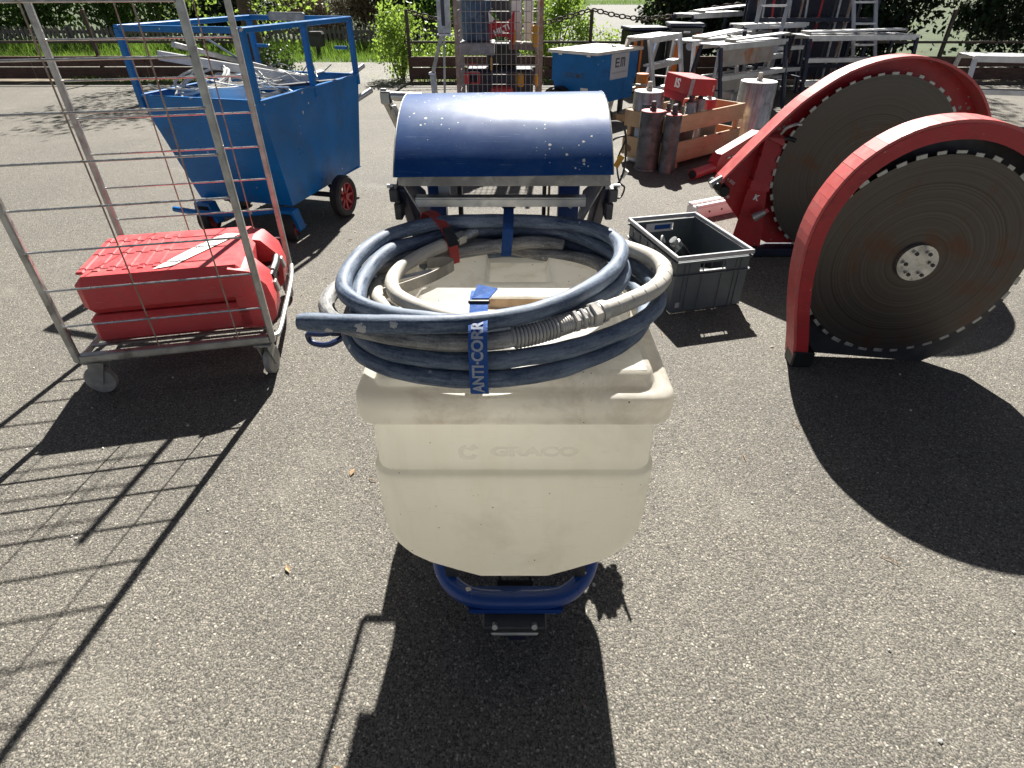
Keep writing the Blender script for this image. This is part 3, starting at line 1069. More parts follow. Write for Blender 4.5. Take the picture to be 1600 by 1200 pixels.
MB().box((.012, .806, .142), (.05, .05, .05), bev=.006).build('swivel_head', M['navy'], spr)
b = MB().box((-.030, .90, .105), (.006, .07, .13)).box((.046, .90, .105), (.006, .07, .13)).box((.008, .87, .165), (.09, .09, .008))
b.build('caster_fork', M['dark_steel'], spr)
cw = MB().lathe([(.012, -.02), (.055, -.02), (.066, -.012), (.066, .012), (.055, .02), (.012, .02)], 24, Matrix.Translation((.008, .91, .066)) @ Matrix.Rotation(R(90), 4, 'Y')).build('caster_wheel', M['rubber'], spr)
b = MB()
b.prism([(-.026, .235), (.018, .235), (.022, .26), (.016, .285), (-.026, .285)], .872, .884)
b.build('hopper_tab', M['dusty_steel'], spr)
for sx in (-1, 1):
    MB().box((.008 + sx * .15, 1.1, .30), (.025, .5, .06)).build('hopper_bracket', M['dark_steel'], spr)
    x = .01 + sx * .235
    Mw = Matrix.Translation((x, 1.76, .165)) @ Matrix.Rotation(R(90), 4, 'Y')
    w = MB().lathe([(.10, -.028), (.15, -.032), (.165, -.018), (.165, .018), (.15, .032), (.10, .028)], 28, Mw, closed=True).build('tyre', M['rubber'], spr)
    MB().lathe([(.02, -.03), (.045, -.03), (.06, -.01), (.102, -.022), (.102, .022), (.06, .01), (.045, .03), (.02, .03)], 24, Mw).build('rim', M['galv'], w)
MB().cyl((-.23, 1.76, .165), (.25, 1.76, .165), .012).build('axle', M['galv'], spr)
MB().box((.01, 1.66, .37), (.34, .22, .18), bev=.02).build('motor_housing', M['navy'], spr)
MB().box((.01, 1.32, .292), (.37, .86, .012), bev=.003).build('shadow_plate', M['navy'], spr)  # unseen plate added to close light gaps in the ground shadow
b = MB()
rb_ = random.Random(5)
for k in range(46):
    a1, a2 = rb_.uniform(0, 6.28), rb_.uniform(0, 6.28)
    p = [Vector((.312 + .042 * rb_.uniform(-1, 1), 1.49 + .04 * rb_.uniform(-1, 1), .455 + .055 * rb_.uniform(-1, 1))) for q in range(3)]
    b.tube(catmull(p, 3), rb_.uniform(.006, .011), 6)
for k in range(7):
    x_ = .27 + .014 * k
    b.tube([(x_, 1.49, .44), (x_ + .03 * (k % 3 - 1), 1.47, .50 + .012 * (k * 3 % 4))], [.008, .004], 6)
b.build('shadow_tangle', M['cable'], spr)  # unseen tangle added to cast the spiky shadow at the right
MB().tube([(.20, 1.50, .48), (.31, 1.48, .48)], .008, 8).build('tangle_hook', M['dark_steel'], spr)
MB().box((-.235, 1.53, .40), (.16, .20, .20), bev=.015).build('shadow_box', M['navy'], spr)  # hidden block added to fill out the left of the ground shadow
MB().cyl((.01, 1.48, .36), (.01, 1.36, .36), .045).build('outlet_pipe', M['galv'], spr)

# upper frame and blue half-round cover (drawn a little large, brought to size below)
before = set(o.name for o in col.objects)
CX = -.022
cov = []
CR, CY0, CZ0 = .40, 1.8064, .7576
for k in range(29):
    a = R(-50 + 92 * k / 28)
    cov.append((CY0 + CR * math.sin(a), CZ0 + CR * math.cos(a)))
b = MB()
nn_ = 25
for t_ in (0, 1):
    for k, (y, z) in enumerate(cov):
        yy, zz = y, z
        if t_:
            yy, zz = CY0 + (y - CY0) * .992, CZ0 + (z - CZ0) * .992
        for q in range(nn_):
            f = q / (nn_ - 1)
            b.v.append(Vector((CX - .279 + .558 * f, yy, zz + .0003 * math.sin(9 * f + 2 * k) * (0 if q in (0, nn_ - 1) else 1) + .006 * (f - .5))))
m = len(cov)
idx = lambda t_, k, q: (t_ * m + k) * nn_ + q
for k in range(m - 1):
    for q in range(nn_ - 1):
        b.f.append((idx(0, k, q), idx(0, k + 1, q), idx(0, k + 1, q + 1), idx(0, k, q + 1)))
        b.f.append((idx(1, k, q), idx(1, k, q + 1), idx(1, k + 1, q + 1), idx(1, k + 1, q)))
    for q in (0, nn_ - 1):
        b.f.append((idx(0, k, q), idx(1, k, q), idx(1, k + 1, q), idx(0, k + 1, q)))
for k in (0, m - 1):
    for q in range(nn_ - 1):
        b.f.append((idx(0, k, q), idx(0, k, q + 1), idx(1, k, q + 1), idx(1, k, q)))
cover = b.build('control_cover', M['blue_cover'], spr, angle=50)
for sx in (-1, 1):
    b = MB()
    pts = [(CY0 + CR * .988 * math.sin(R(-49 + 90 * k / 16)), CZ0 + CR * .988 * math.cos(R(-49 + 90 * k / 16))) for k in range(17)]
    b.v = [Vector((CX + sx * .262, y, z)) for y, z in pts] + [Vector((CX + sx * .256, y, z)) for y, z in pts]
    n = len(pts)
    b.f = [tuple(range(n)), tuple(reversed(range(n, 2 * n)))] + [(i, (i + 1) % n, n + (i + 1) % n, n + i) for i in range(n)]
    b.build('cover_end_plate', M['dark_steel'], cover)
    MB().tube([(CX + sx * .2795, y, z + .003 * sx) for y, z in cov], .0016, 6).build('bare_edge', M['galv'], cover)
b = MB().box((CX + .002, 1.511, 1.001), (.545, .005, .026), rot=(-.25, 0, 0)).box((CX + .002, 1.527, .9885), (.532, .034, .005))
b.build('cover_trim', M['dusty_steel'], spr)
b = MB().box((CX - .008, 1.53, .936), (.452, .004, .019)).box((CX - .008, 1.546, .9475), (.452, .03, .004))
b.build('cross_bar', M['galv'], spr)
for sx in (-1, 1):
    b = MB()
    x0 = CX + sx * .258
    x1 = CX + sx * .222
    # sloping side gusset between cover and crossbar
    b.add([(x0, 1.51, .985), (x0, 1.60, .985), (x1 + sx * .006, 1.66, .93), (x1 - sx * .02, 1.56, .86), (x1 - sx * .014, 1.54, .87),
           (x0 - sx * .004, 1.51, .985), (x0 - sx * .004, 1.60, .985), (x1 + sx * .002, 1.66, .93), (x1 - sx * .024, 1.56, .86), (x1 - sx * .018, 1.54, .87)],
          [(0, 1, 2, 3, 4), (9, 8, 7, 6, 5), (0, 5, 6, 1), (1, 6, 7, 2), (2, 7, 8, 3), (3, 8, 9, 4), (4, 9, 5, 0)])
    b.build('gusset_plate', M['galv'], spr, flat=True)
    xs_ = CX + sx * .268
    b = MB()
    b.bar((xs_, 1.545, .985), (xs_ - sx * .01, 1.68, .80), .03, .05, .004)
    b.bar((xs_ - sx * .01, 1.68, .81), (xs_ - sx * .02, 1.70, .14), .03, .05, .004)
    b.build('side_post', M['navy'], spr)
    b = MB().box((xs_ + sx * .018, 1.53, .962), (.022, .05, .034), bev=.003).box((xs_ + sx * .013, 1.545, .915), (.02, .05, .045), bev=.003)
    b.build('side_clamp', M['dark_steel'], spr)
    MB().cyl((xs_ + sx * .018, 1.52, .983), (xs_ + sx * .034, 1.52, .983), .006, n=8).build('clamp_pin', M['steel'], spr)
MB().box((-.218, 1.70, .57), (.05, .05, .88), bev=.004).build('inner_post', M['blue_frame'], spr)
MB().box((.165, 1.70, .57), (.06, .05, .88), bev=.004).build('inner_post', M['blue_frame'], spr)
MB().box((-.148, 1.66, .62), (.012, .03, .78)).build('tie_rod', M['dark_steel'], spr)
MB().box((.092, 1.66, .62), (.010, .03, .78)).build('tie_rod', M['dark_steel'], spr)
MB().box((.106, 1.66, .62), (.006, .012, .78)).build('tie_rod', M['rust_steel'], spr)
MB().box((-.185, 1.60, .955), (.03, .03, .045)).build('switch_box', M['grey_rim'], spr)
MB().box((CX, 1.72, .99), (.42, .2, .03), bev=.006).build('control_tray', M['navy'], spr)
# handle at the upper left
hd = MB().tube([(-.262, 1.852, 1.142), (-.352, 1.852, 1.145)], .0125, 12).build('handle_tube', M['steel'], spr)
b = MB().bar((-.372, 1.842, 1.155), (-.36, 2.193, .903), .018, .03, .003)
b.box((-.366, 1.852, 1.142), (.03, .034, .034), bev=.004)
b.build('handle_strut', M['galv'], spr)
b = MB().bar((-.36, 2.193, .903), (-.25, 2.17, .88), .02, .02, .003).bar((-.25, 2.17, .88), (-.24, 1.75, .82), .025, .03, .003).bar((-.36, 1.90, 1.11), (-.24, 1.80, .88), .018, .018, .002)
b.build('handle_bracket', M['galv'], spr)
# cable looped at the right of the cover
b = MB()
b.tube(catmull([(.255, 1.72, 1.10), (.30, 1.70, 1.10), (.318, 1.70, 1.05), (.318, 1.69, .98), (.300, 1.68, .94), (.27, 1.66, .95)], 6), .003, 6)
b.tube(catmull([(.255, 1.72, 1.03), (.29, 1.71, 1.06), (.318, 1.71, 1.06), (.30, 1.71, 1.0), (.31, 1.70, .945), (.325, 1.69, .93), (.315, 1.68, .905), (.29, 1.66, .91)], 6), .0028, 6)
b.build('control_cable', M['cable'], spr)
MB().box((.303, 1.70, 1.0), (.016, .002, .034), rot=(0, .5, 0)).build('cable_tag', M['yellow'], spr)
MB().cyl((.316, 1.70, .957), (.328, 1.695, .977), .007, n=10).build('cable_plug', M['white_plastic'], spr)
UP = Matrix.Translation((0, 0, .1704)) @ Matrix.Scale(.88, 4)
spm = rootm(spr)
for o in col.objects:
    if o.name not in before and o.type == 'MESH':
        o.data.transform(spm.inverted() @ UP @ spm)
# blue hose hook at the left of the hopper
b = MB()
b.tube(catmull([(-.27, 1.10, .80), (-.345, 1.09, .81), (-.372, 1.062, .813), (-.395, 1.05, .813), (-.425, 1.052, .812), (-.433, 1.06, .80), (-.425, 1.056, .788), (-.397, 1.05, .786), (-.375, 1.058, .79), (-.345, 1.085, .80)], 5), .0062, 8)
b.build('hose_hook', M['navy_blue'], spr)
MB().box((-.33, 1.09, .802), (.13, .02, .03), bev=.004).build('hook_arm', M['navy'], spr)

# ================================================================== HOSE
HOSE_MAIN=[(-345,821,968),(-306,818,968),(-267,815,968),(-228,813,968),(-189,812,968),(-149,811,968),(-109,813,968),(-70,818,968),(-33,827,968),(2,840,967),(36,856,967),(66,877,967),(95,902,966),(121,929,966),(146,959,965),(168,990,964),(187,1023,962),(203,1056,961),(216,1091,960),(225,1125,960),(229,1160,959),(227,1195,958),(218,1228,957),(202,1259,956),(179,1284,956),(150,1303,956),(117,1316,956),(81,1324,956),(44,1328,957),(7,1330,957),(-30,1329,958),(-67,1327,958),(-103,1322,959),(-139,1314,961),(-173,1303,961),(-205,1288,960),(-235,1268,959),(-262,1244,958),(-284,1215,957),(-302,1182,954),(-314,1147,952),(-322,1112,949),(-326,1076,947),(-326,1040,945),(-321,1006,944),(-310,974,944),(-290,947,943),(-264,926,940),(-232,911,938),(-198,899,936),(-161,889,936),(-123,881,935),(-86,875,935),(-49,873,935),(-12,876,935),(25,884,935),(60,898,934),(94,916,934),(124,938,933),(153,963,932),(178,991,931),(199,1022,930),(215,1055,929),(227,1091,927),(233,1127,926),(234,1164,925),(229,1200,924),(218,1233,923),(199,1264,923),(177,1292,924),(151,1317,926),(122,1336,927),(87,1348,925),(52,1355,924),(15,1359,923),(-22,1359,923),(-58,1354,925),(-93,1345,928),(-128,1331,930),(-160,1312,930),(-190,1290,929),(-217,1264,930),(-241,1237,933),(-261,1206,937),(-276,1172,937),(-288,1138,934),(-296,1102,930),(-300,1065,927),(-299,1028,924),(-294,991,919),(-288,955,912),(-281,921,907),(-269,891,903),(-248,864,903),(-221,842,903),(-189,826,904),(-154,815,904),(-118,808,903),(-82,805,903),(-45,806,903),(-8,810,903),(28,818,904),(64,828,904),(98,842,904),(131,859,904),(163,879,905),(194,900,905),(222,924,904),(247,950,904),(268,979,903),(284,1010,903),(293,1044,902),(297,1079,901),(295,1115,900),(288,1152,899),(278,1188,898),(265,1223,897),(248,1256,894),(227,1284,891),(201,1309,889),(172,1329,889),(138,1346,891),(102,1359,893),(66,1369,895),(28,1375,896),(-10,1377,896),(-48,1375,895),(-85,1367,893),(-121,1357,890),(-157,1345,886),(-192,1330,884),(-224,1311,883),(-253,1288,882),(-278,1261,882),(-296,1228,882),(-308,1193,881),(-314,1156,880),(-317,1119,879),(-319,1082,879),(-319,1044,878),(-318,1008,877),(-313,972,876),(-303,937,875),(-288,905,873),(-268,875,872),(-242,850,872),(-210,831,872),(-175,816,872),(-137,805,872),(-99,798,872),(-61,797,872),(-22,799,872),(15,805,872),(51,815,872),(86,829,872),(119,847,872),(151,867,872),(181,890,872),(207,917,872),(231,946,873),(250,978,874),(263,1013,874),(271,1049,874),(273,1086,874),(270,1123,874),(261,1159,873),(248,1195,873),(231,1229,872),(209,1260,872),(184,1286,872),(155,1308,872),(123,1326,872),(89,1340,872),(53,1350,872),(16,1355,872),(-22,1356,872),(-59,1350,872),(-93,1338,872),(-125,1321,872),(-155,1302,872),(-183,1282,872),(-209,1260,872)]
HOSE_WHIP=[(122,1318,902),(87,1318,908),(50,1314,911),(13,1309,910),(-24,1305,907),(-61,1300,903),(-98,1294,899),(-134,1284,897),(-169,1270,898),(-201,1251,901),(-230,1228,904),(-257,1203,907),(-285,1177,909),(-309,1149,910),(-330,1121,909),(-349,1092,906),(-362,1063,904),(-364,1030,904),(-358,996,905),(-344,963,908),(-326,931,913),(-305,901,921),(-279,875,928),(-248,854,933),(-214,837,935),(-178,824,936),(-142,815,936),(-105,810,936),(-69,810,936),(-34,814,936),(0,823,936),(33,836,936),(65,852,937),(97,871,938),(129,891,938),(161,912,939),(192,933,939),(221,955,940),(248,978,940),(272,1004,940),(291,1034,940),(304,1067,939),(310,1101,939),(307,1135,937),(296,1168,935),(280,1200,932),(260,1230,929),(240,1261,926),(219,1291,923),(195,1319,920),(167,1345,919),(137,1368,915)]
HOSE_INNER=[(-118,1294,929),(-146,1268,927),(-173,1245,923),(-198,1222,919),(-221,1196,914),(-240,1169,910),(-249,1138,908),(-250,1104,907),(-243,1072,907),(-229,1041,907),(-208,1013,909),(-183,988,910),(-154,968,909),(-124,951,908),(-91,940,907),(-57,936,907),(-23,937,906),(11,945,906),(44,958,906),(74,976,905),(103,998,904),(130,1023,902),(153,1051,901),(174,1081,900),(190,1113,900),(200,1145,899),(203,1178,898),(199,1210,897),(185,1240,894),(164,1265,890),(136,1285,886),(105,1300,882),(71,1314,880),(37,1324,883),(2,1330,888),(-33,1333,893),(-69,1331,898),(-106,1327,900),(-142,1320,899),(-175,1307,898),(-205,1289,896),(-232,1268,894),(-254,1243,888),(-270,1213,883),(-279,1180,881),(-284,1146,885),(-285,1112,888),(-280,1080,889),(-267,1048,888),(-247,1021,886),(-221,998,883),(-189,979,879),(-155,963,877),(-119,951,876),(-81,943,875),(-43,941,874),(-5,944,874),(32,953,873),(68,967,873),(103,984,874)]
hose = thing('coiled_hose', 'coiled dusty blue hose lying on the hopper lid with grey whip end', 'hose', (-.03, 1.12, .85))
mm = lambda L: [(x / 1000, y / 1000, z / 1000) for x, y, z in L]
HR = .0157


def wobble(P, r, amp=.03):
    return [r * (1 + amp * math.sin(i * .9) * math.sin(i * .37)) for i in range(len(P))]


def hose_tube(P, r, mat, n=14, name='hose_line', parent=None):
    o = MB().tube(P, r, n).build(name, mat, parent or hose, angle=60)
    me = o.data
    a = me.attributes.new('along', 'FLOAT_VECTOR', 'POINT')
    s_, vals = random.uniform(0, 40), []
    for i, p in enumerate(P):
        if i:
            s_ += (Vector(p) - Vector(P[i - 1])).length * 9.0
        for k in range(n):
            an = 2 * math.pi * k / n
            vals += [s_, math.cos(an) * 1.1, math.sin(an) * 1.1]
    a.data.foreach_set('vector', vals)
    return o


P0 = catmull(mm(HOSE_MAIN), 3)
hose_tube(P0, [HR * .8, HR * .97] + wobble(P0, HR)[2:], M['hose_blue'])
P1 = catmull(mm(HOSE_WHIP), 3)
# find the stretches along the whip: plain hose, spring guard, couplings, grey hose
arc = [0]
for a, c in zip(P1, P1[1:]):
    arc.append(arc[-1] + (c - a).length)


def nearest(x, y, z):
    return min(range(len(P1)), key=lambda i: (P1[i] - Vector((x, y, z))).length)


iS, iE, iF = nearest(.003, .815, .935), nearest(.078, .85, .938), nearest(.168, .905, .94)
hose_tube(P1[:iS + 2], HR * .98, M['hose_dark'])


def at_s(s):
    s = max(arc[0], min(arc[-1] - 1e-6, s))
    for i in range(len(arc) - 1):
        if arc[i + 1] >= s:
            f = (s - arc[i]) / max(1e-9, arc[i + 1] - arc[i])
            return P1[i] + (P1[i + 1] - P1[i]) * f, (P1[min(i + 2, len(P1) - 1)] - P1[max(i - 1, 0)]).normalized()


# spring guard
b = MB()
s0, s1 = arc[iS], arc[iE]
turns = 13
H = []
for k in range(turns * 14 + 1):
    f = k / (turns * 14)
    p, t = at_s(s0 + (s1 - s0) * f)
    u = Vector((0, 0, 1))
    sd = t.cross(u).normalized()
    u = sd.cross(t)
    a = 2 * math.pi * turns * f
    H.append(p + (sd * math.cos(a) + u * math.sin(a)) * (HR * 1.06))
b.tube(H, .0027, 6)
sp = b.build('spring_guard', M['fitting'], hose)
hose_tube(P1[iS:iE + 1], HR * .93, M['hose_dark'], 12, 'guarded_hose', sp)
# ribbed sleeve and hexagonal couplings
L = arc[iF] - arc[iE]
pieces = [(0, .26, .0172, 20, 'ferrule'), (.26, .30, .0148, 20, 'collar'), (.30, .40, .0205, 6, 'hex_nut'), (.40, .46, .0165, 20, 'collar'), (.46, .55, .0205, 6, 'hex_nut'),
          (.55, .60, .0160, 20, 'collar'), (.60, .68, .0195, 6, 'hex_nut'), (.68, .86, .0240, 6, 'hex_nut'), (.86, .90, .0185, 20, 'collar'), (.90, 1.02, .0195, 20, 'ferrule')]
for f0, f1, r, n, nm in pieces:
    p0, t0 = at_s(arc[iE] + L * f0)
    p1, t1 = at_s(arc[iE] + L * f1)
    d = (p1 - p0)
    b = MB()
    e = min(.002, d.length * .2)
    dn = d.normalized()
    b.tube([p0, p0 + dn * e, p1 - dn * e, p1], [r * .88, r, r, r * .88], n)
    if nm == 'ferrule' and n == 20:
        for q in range(5):
            c = p0 + d * (.12 + .19 * q)
            b.tube([c - dn * .0012, c + dn * .0012], [r * 1.05, r * 1.05], n)
    b.build(nm, M['fitting'], hose, angle=25)
PG = P1[iF:]
hose_tube(PG, .0165, M['hose_grey'])
# wrapped seams of the grey whip
for k in range(7):
    p, t = at_s(arc[iF] + .03 + .034 * k)
    b = MB()
    b.tube([p - t * .0012 + Vector((0, 0, .0)), p + t * .0012], [.0170, .0170], 14)
    b.build('wrap_seam', M['fitting'], hose)
P2 = catmull(mm(HOSE_INNER), 3)
iq = min(range(len(P2) // 2), key=lambda i: (P2[i] - Vector((.10, .86, .9))).length)
iw = min(range(len(P2) // 2, len(P2)), key=lambda i: (P2[i] - Vector((-.16, 1.33, .89))).length)
hose_tube(P2[4:iq + 1], HR * .95, M['hose_grey'])
hose_tube(P2[iq:iw + 1], HR * .95, M['hose_dark'])
hose_tube(P2[iw:], HR * .95, M['hose_grey'])
# steel end coupling of the inner turn
d0 = (P2[0] - P2[8]).normalized()
q = P2[5]
for k, (a, c, r, n, nm) in enumerate(((0, .035, .0150, 6, 'hex_nut'), (.035, .045, .011, 16, 'collar'), (.045, .066, .0165, 6, 'hex_nut'), (.066, .105, .0125, 16, 'end_pipe'))):
    MB().cyl(q + d0 * a, q + d0 * c, r, n=n).build(nm, M['steel'], hose, angle=25)

# straps round the coil
HP = [Vector(p) for p in P0] + [Vector(p) for p in P1] + [Vector(p) for p in P2]


def strap(name, label, path, w, across, mat, thick=.0018):
    t = thing(name, label, 'strap', tuple(Vector(path[0])))
    P = catmull(path, 6)
    ax = Vector(across).normalized()
    b = MB()
    n = len(P)
    for i, p in enumerate(P):
        tg = (P[min(i + 1, n - 1)] - P[max(i - 1, 0)]).normalized()
        nr = tg.cross(ax).normalized()
        for sgn, o_ in ((-1, 0), (1, 0), (1, thick), (-1, thick)):
            b.v.append(p + ax * (sgn * w / 2) + nr * o_)
    for i in range(n - 1):
        for k in range(4):
            k2 = (k + 1) % 4
            b.f.append((i * 4 + k, i * 4 + k2, (i + 1) * 4 + k2, (i + 1) * 4 + k))
    b.f += [(0, 1, 2, 3), tuple(4 * (n - 1) + k for k in (3, 2, 1, 0))]
    b.build('webbing', mat, t, angle=50)
    return t


SX = -.054
front = min((p for p in HP if abs(p.x - SX) < .02), key=lambda p: p.y).y
ztop = max(p.z for p in HP if abs(p.x - SX) < .02 and p.y < .95) + HR + .003
yf = front - HR - .0035
st = strap('blue_strap', 'blue webbing strap with white lettering round the front of the hose coil', [(SX, .935, ztop - .022), (SX, .905, ztop - .006), (SX, .872, ztop + .003), (SX, .85, ztop - .001), (SX, yf + .018, ztop - .018), (SX, yf + .004, ztop - .038),
           (SX, yf, .935), (SX, yf - .002, .90), (SX, yf - .002, .875), (SX + .0005, yf + .001, .856)], .0305, (1, 0, 0), M['strap_blue'])
MB().box((SX, .852, ztop + .001), (.036, .008, .006), bev=.002).build('buckle', M['black'], st)
b = MB()
b.add([(SX - .012, .856, ztop + .004), (SX + .016, .856, ztop + .004), (SX + .03, .885, ztop + .008), (SX - .004, .89, ztop + .013),
       (SX - .012, .856, ztop + .006), (SX + .016, .856, ztop + .006), (SX + .03, .885, ztop + .010), (SX - .004, .89, ztop + .015)],
      [(3, 2, 1, 0), (4, 5, 6, 7), (0, 1, 5, 4), (1, 2, 6, 5), (2, 3, 7, 6), (3, 0, 4, 7)])
b.build('loose_end', M['strap_blue'], st, flat=True)
# lettering woven along the strap: text laid on the strap's own path
SP = catmull([(SX, .872, ztop + .003), (SX, .85, ztop - .001), (SX, yf + .018, ztop - .018), (SX, yf + .004, ztop - .038), (SX, yf, .935), (SX, yf - .002, .90), (SX, yf - .002, .875), (SX + .0005, yf + .001, .856)], 6)
SP = SP[::-1]
sl = [0]
for a, c in zip(SP, SP[1:]):
    sl.append(sl[-1] + (c - a).length)
lt_ = text_part('strap_lettering', 'ANTI\u00b7CORR', .0255, Matrix.Identity(4), M['strap_print'], None, 0, .0009, .92, 'LEFT')
for v in lt_.data.vertices:
    s_ = min(sl[-1] - 1e-5, max(0, v.co.x + .006))
    i = max(k for k in range(len(sl)) if sl[k] <= s_)
    i = min(i, len(SP) - 2)
    f_ = (s_ - sl[i]) / (sl[i + 1] - sl[i])
    p = SP[i].lerp(SP[i + 1], f_)
    tg = (SP[i + 1] - SP[i]).normalized()
    nr = Vector((-1, 0, 0)).cross(tg)
    if nr.y > 0:
        nr = -nr
    v.co = p + Vector((-v.co.y, 0, 0)) + nr * .0032
    v.co = rootm(st).inverted() @ v.co
lt_.parent = st

# rear blue strap
RX = -.008
yr = max((p for p in HP if abs(p.x - RX) < .02), key=lambda p: p.y).y
rz = max(p.z for p in HP if abs(p.x - RX) < .02 and p.y > 1.2) + HR + .002
ri = min((p for p in HP if abs(p.x - RX) < .02 and p.y > 1.15), key=lambda p: p.y).y
st2 = strap('blue_strap', 'dark blue strap hanging over the shaded rear of the hose coil', [(RX, yr + .018, .90), (RX, yr + .02, rz - .03), (RX, yr + .012, rz - .006), (RX, yr - .01, rz + .003), (RX, yr - .045, rz - .002), (RX - .001, ri - .02, .955), (RX - .003, ri - .026, .925), (RX - .006, ri - .03, .893)], .024, (1, 0, 0), M['strap_navy'])
MB().box((RX, yr - .004, rz + .007), (.034, .03, .014), bev=.004).build('buckle', M['black'], st2)

# red strap at the left rear
c0 = Vector((-.165, 1.36, .94))
ang = R(128)
u = Vector((math.cos(ang), math.sin(ang), 0))
ac = Vector((-u.y, u.x, 0))
o0 = Vector((-.03, 1.12, 0))
near = [p for p in HP if abs((p - o0).dot(ac)) < .02 and (p - o0).dot(u) > .1]
ro = max((p - o0).dot(u) for p in near)
ri2 = min((p - o0).dot(u) for p in near)
zt = max(p.z for p in near)
pt = lambda r, z: tuple(o0 + u * r + Vector((0, 0, z)))
st3 = strap('red_strap', 'red webbing strap with dark middle round the left rear of the coil', [pt(ro + .018, .90), pt(ro + .021, zt - .01), pt(ro + .010, zt + HR), pt(ro - .02, zt + HR + .003), pt(ro - .05, zt + HR - .006), pt(ri2 - .005, zt - .012), pt(ri2 - .020, zt - .04), pt(ri2 - .024, .885)], .025, tuple(ac), M['strap_red'])
strap_mid = MB()
q0, q1 = Vector(pt(ri2 + .004, zt - .001)), Vector(pt(ri2 - .019, zt - .036))
strap_mid.bar(q0 + Vector((0, 0, .004)) - u * .003, q1 + Vector((0, 0, .002)) - u * .004, .0255, .003, up=tuple(-u + Vector((0, 0, .7))))
strap_mid.build('dark_patch', M['black'], st3)

# bent flat steel band lying inside the coil
bn = thing('steel_band', 'bent flat steel loop lying inside the coil on the left of the lid', 'steel loop', (-.2, 1.14, .885))
loop = catmull([(-.262, 1.065, .899), (-.22, 1.095, .90), (-.175, 1.14, .90), (-.142, 1.185, .90), (-.132, 1.205, .90), (-.138, 1.218, .90), (-.158, 1.222, .90), (-.19, 1.212, .90)], 6)
b = MB()
n = len(loop)
for i, p in enumerate(loop):
    tg = (loop[min(i + 1, n - 1)] - loop[max(i - 1, 0)]).normalized()
    nr = tg.cross(Vector((0, 0, 1))).normalized()
    for z_, o_ in ((-.012, 0), (.012, 0), (.012, .0022), (-.012, .0022)):
        b.v.append(p + Vector((0, 0, z_)) + nr * o_)
for i in range(n - 1):
    for k in range(4):
        b.f.append((i * 4 + k, i * 4 + (k + 1) % 4, (i + 1) * 4 + (k + 1) % 4, (i + 1) * 4 + k))
b.build('flat_band', M['dusty_steel'], bn, angle=40)
MB().tube([(-.275, 1.125, .893), (-.178, 1.183, .893)], .0075, 12).build('round_pin', M['steel'], bn)

# ================================================================== LEFT SIDE
# ---- near roll container
tr = thing('roll_container', 'steel roll container at the left edge holding a red tool case', 'trolley', (-1.01, 2.10, 0), R(12.7))
TW, TD = .74, .80
for (x, y) in ((0, 0), (0, TD), (-TW, 0), (-TW, TD)):
    b = MB().box((x, y, .90), (.026, .024, 1.46), bev=.005)
    for z in (.32, .62, .95, 1.25):
        b.cyl((x + .0128, y, z), (x + .0138, y, z), .005, n=8)
    b.build('post', M['galv'], tr, world=False)
b0 = MB().cyl((-TW + .01, 0, 0), (-.01, 0, 0), .0042, n=8)
wire = None
for y in (0, TD):
    for k in range(9):
        z = .335 + .148 * k
        if wire is None:
            wire = b0.build('wire', M['steel'], tr, world=False)
            o = wire
        else:
            o = link_copy(wire, tr)
        o.location = (0, y - .012, z)
bv = MB().cyl((0, 0, 0), (0, 0, 1.42), .003, n=6)
vw = None
for y in (0, TD):
    for x in (-.13, -.43):
        if vw is None:
            vw = bv.build('upright_wire', M['rust_steel'], tr, world=False)
            o = vw
        else:
            o = link_copy(vw, tr)
        o.location = (x, y - .006, .19)
for y in (0, TD):
    b = MB().box((-TW / 2, y, .188), (TW - .026, .034, .03), bev=.004)
    b.box((-TW / 2, y + (.012 if y == 0 else -.012), .168), (TW, .03, .012), bev=.003)
    b.build('base_rail', M['galv'], tr, world=False)
for x in (.004, -TW):
    b = MB().tube(catmull([(x - .002, .014, .188), (x + .016, .06, .182), (x + .02, .3, .18), (x + .02, .6, .18), (x + .008, TD - .02, .185)], 5), .011, 8)
    b.build('side_rail', M['galv'], tr, world=False)
for k in range(7):
    MB().box((-TW / 2, .1 + .1 * k, .186), (TW - .03, .018, .008)).build('floor_slat', M['galv'], tr, world=False)


def caster(x, y, ang):
    b = MB()
    Mx = Matrix.Translation((x, y, 0)) @ Matrix.Rotation(ang, 4, 'Z')
    b.box((0, 0, .158), (.07, .075, .01), bev=.002, M=Mx)
    for s in (-1, 1):
        b.prism([(-.035, .152), (.03, .152), (.045, .07), (.03, .045), (.005, .045)], s * .022 - .002, s * .022 + .002, Mx)
    f = b.build('caster_fork', M['grey_caster'], tr, world=False)
    MB().lathe([(.012, -.017), (.05, -.018), (.0615, -.012), (.0625, 0), (.0615, .012), (.05, .018), (.012, .017)], 24,
               Mx @ Matrix.Translation((.02, 0, .0625)) @ Matrix.Rotation(R(90), 4, 'X')).build('caster_wheel', M['grey_caster'], f, world=False)


caster(-.04, .02, R(78))
caster(-.03, TD - .02, R(110))
caster(-TW + .05, .03, R(170))
caster(-TW + .05, TD - .03, R(160))

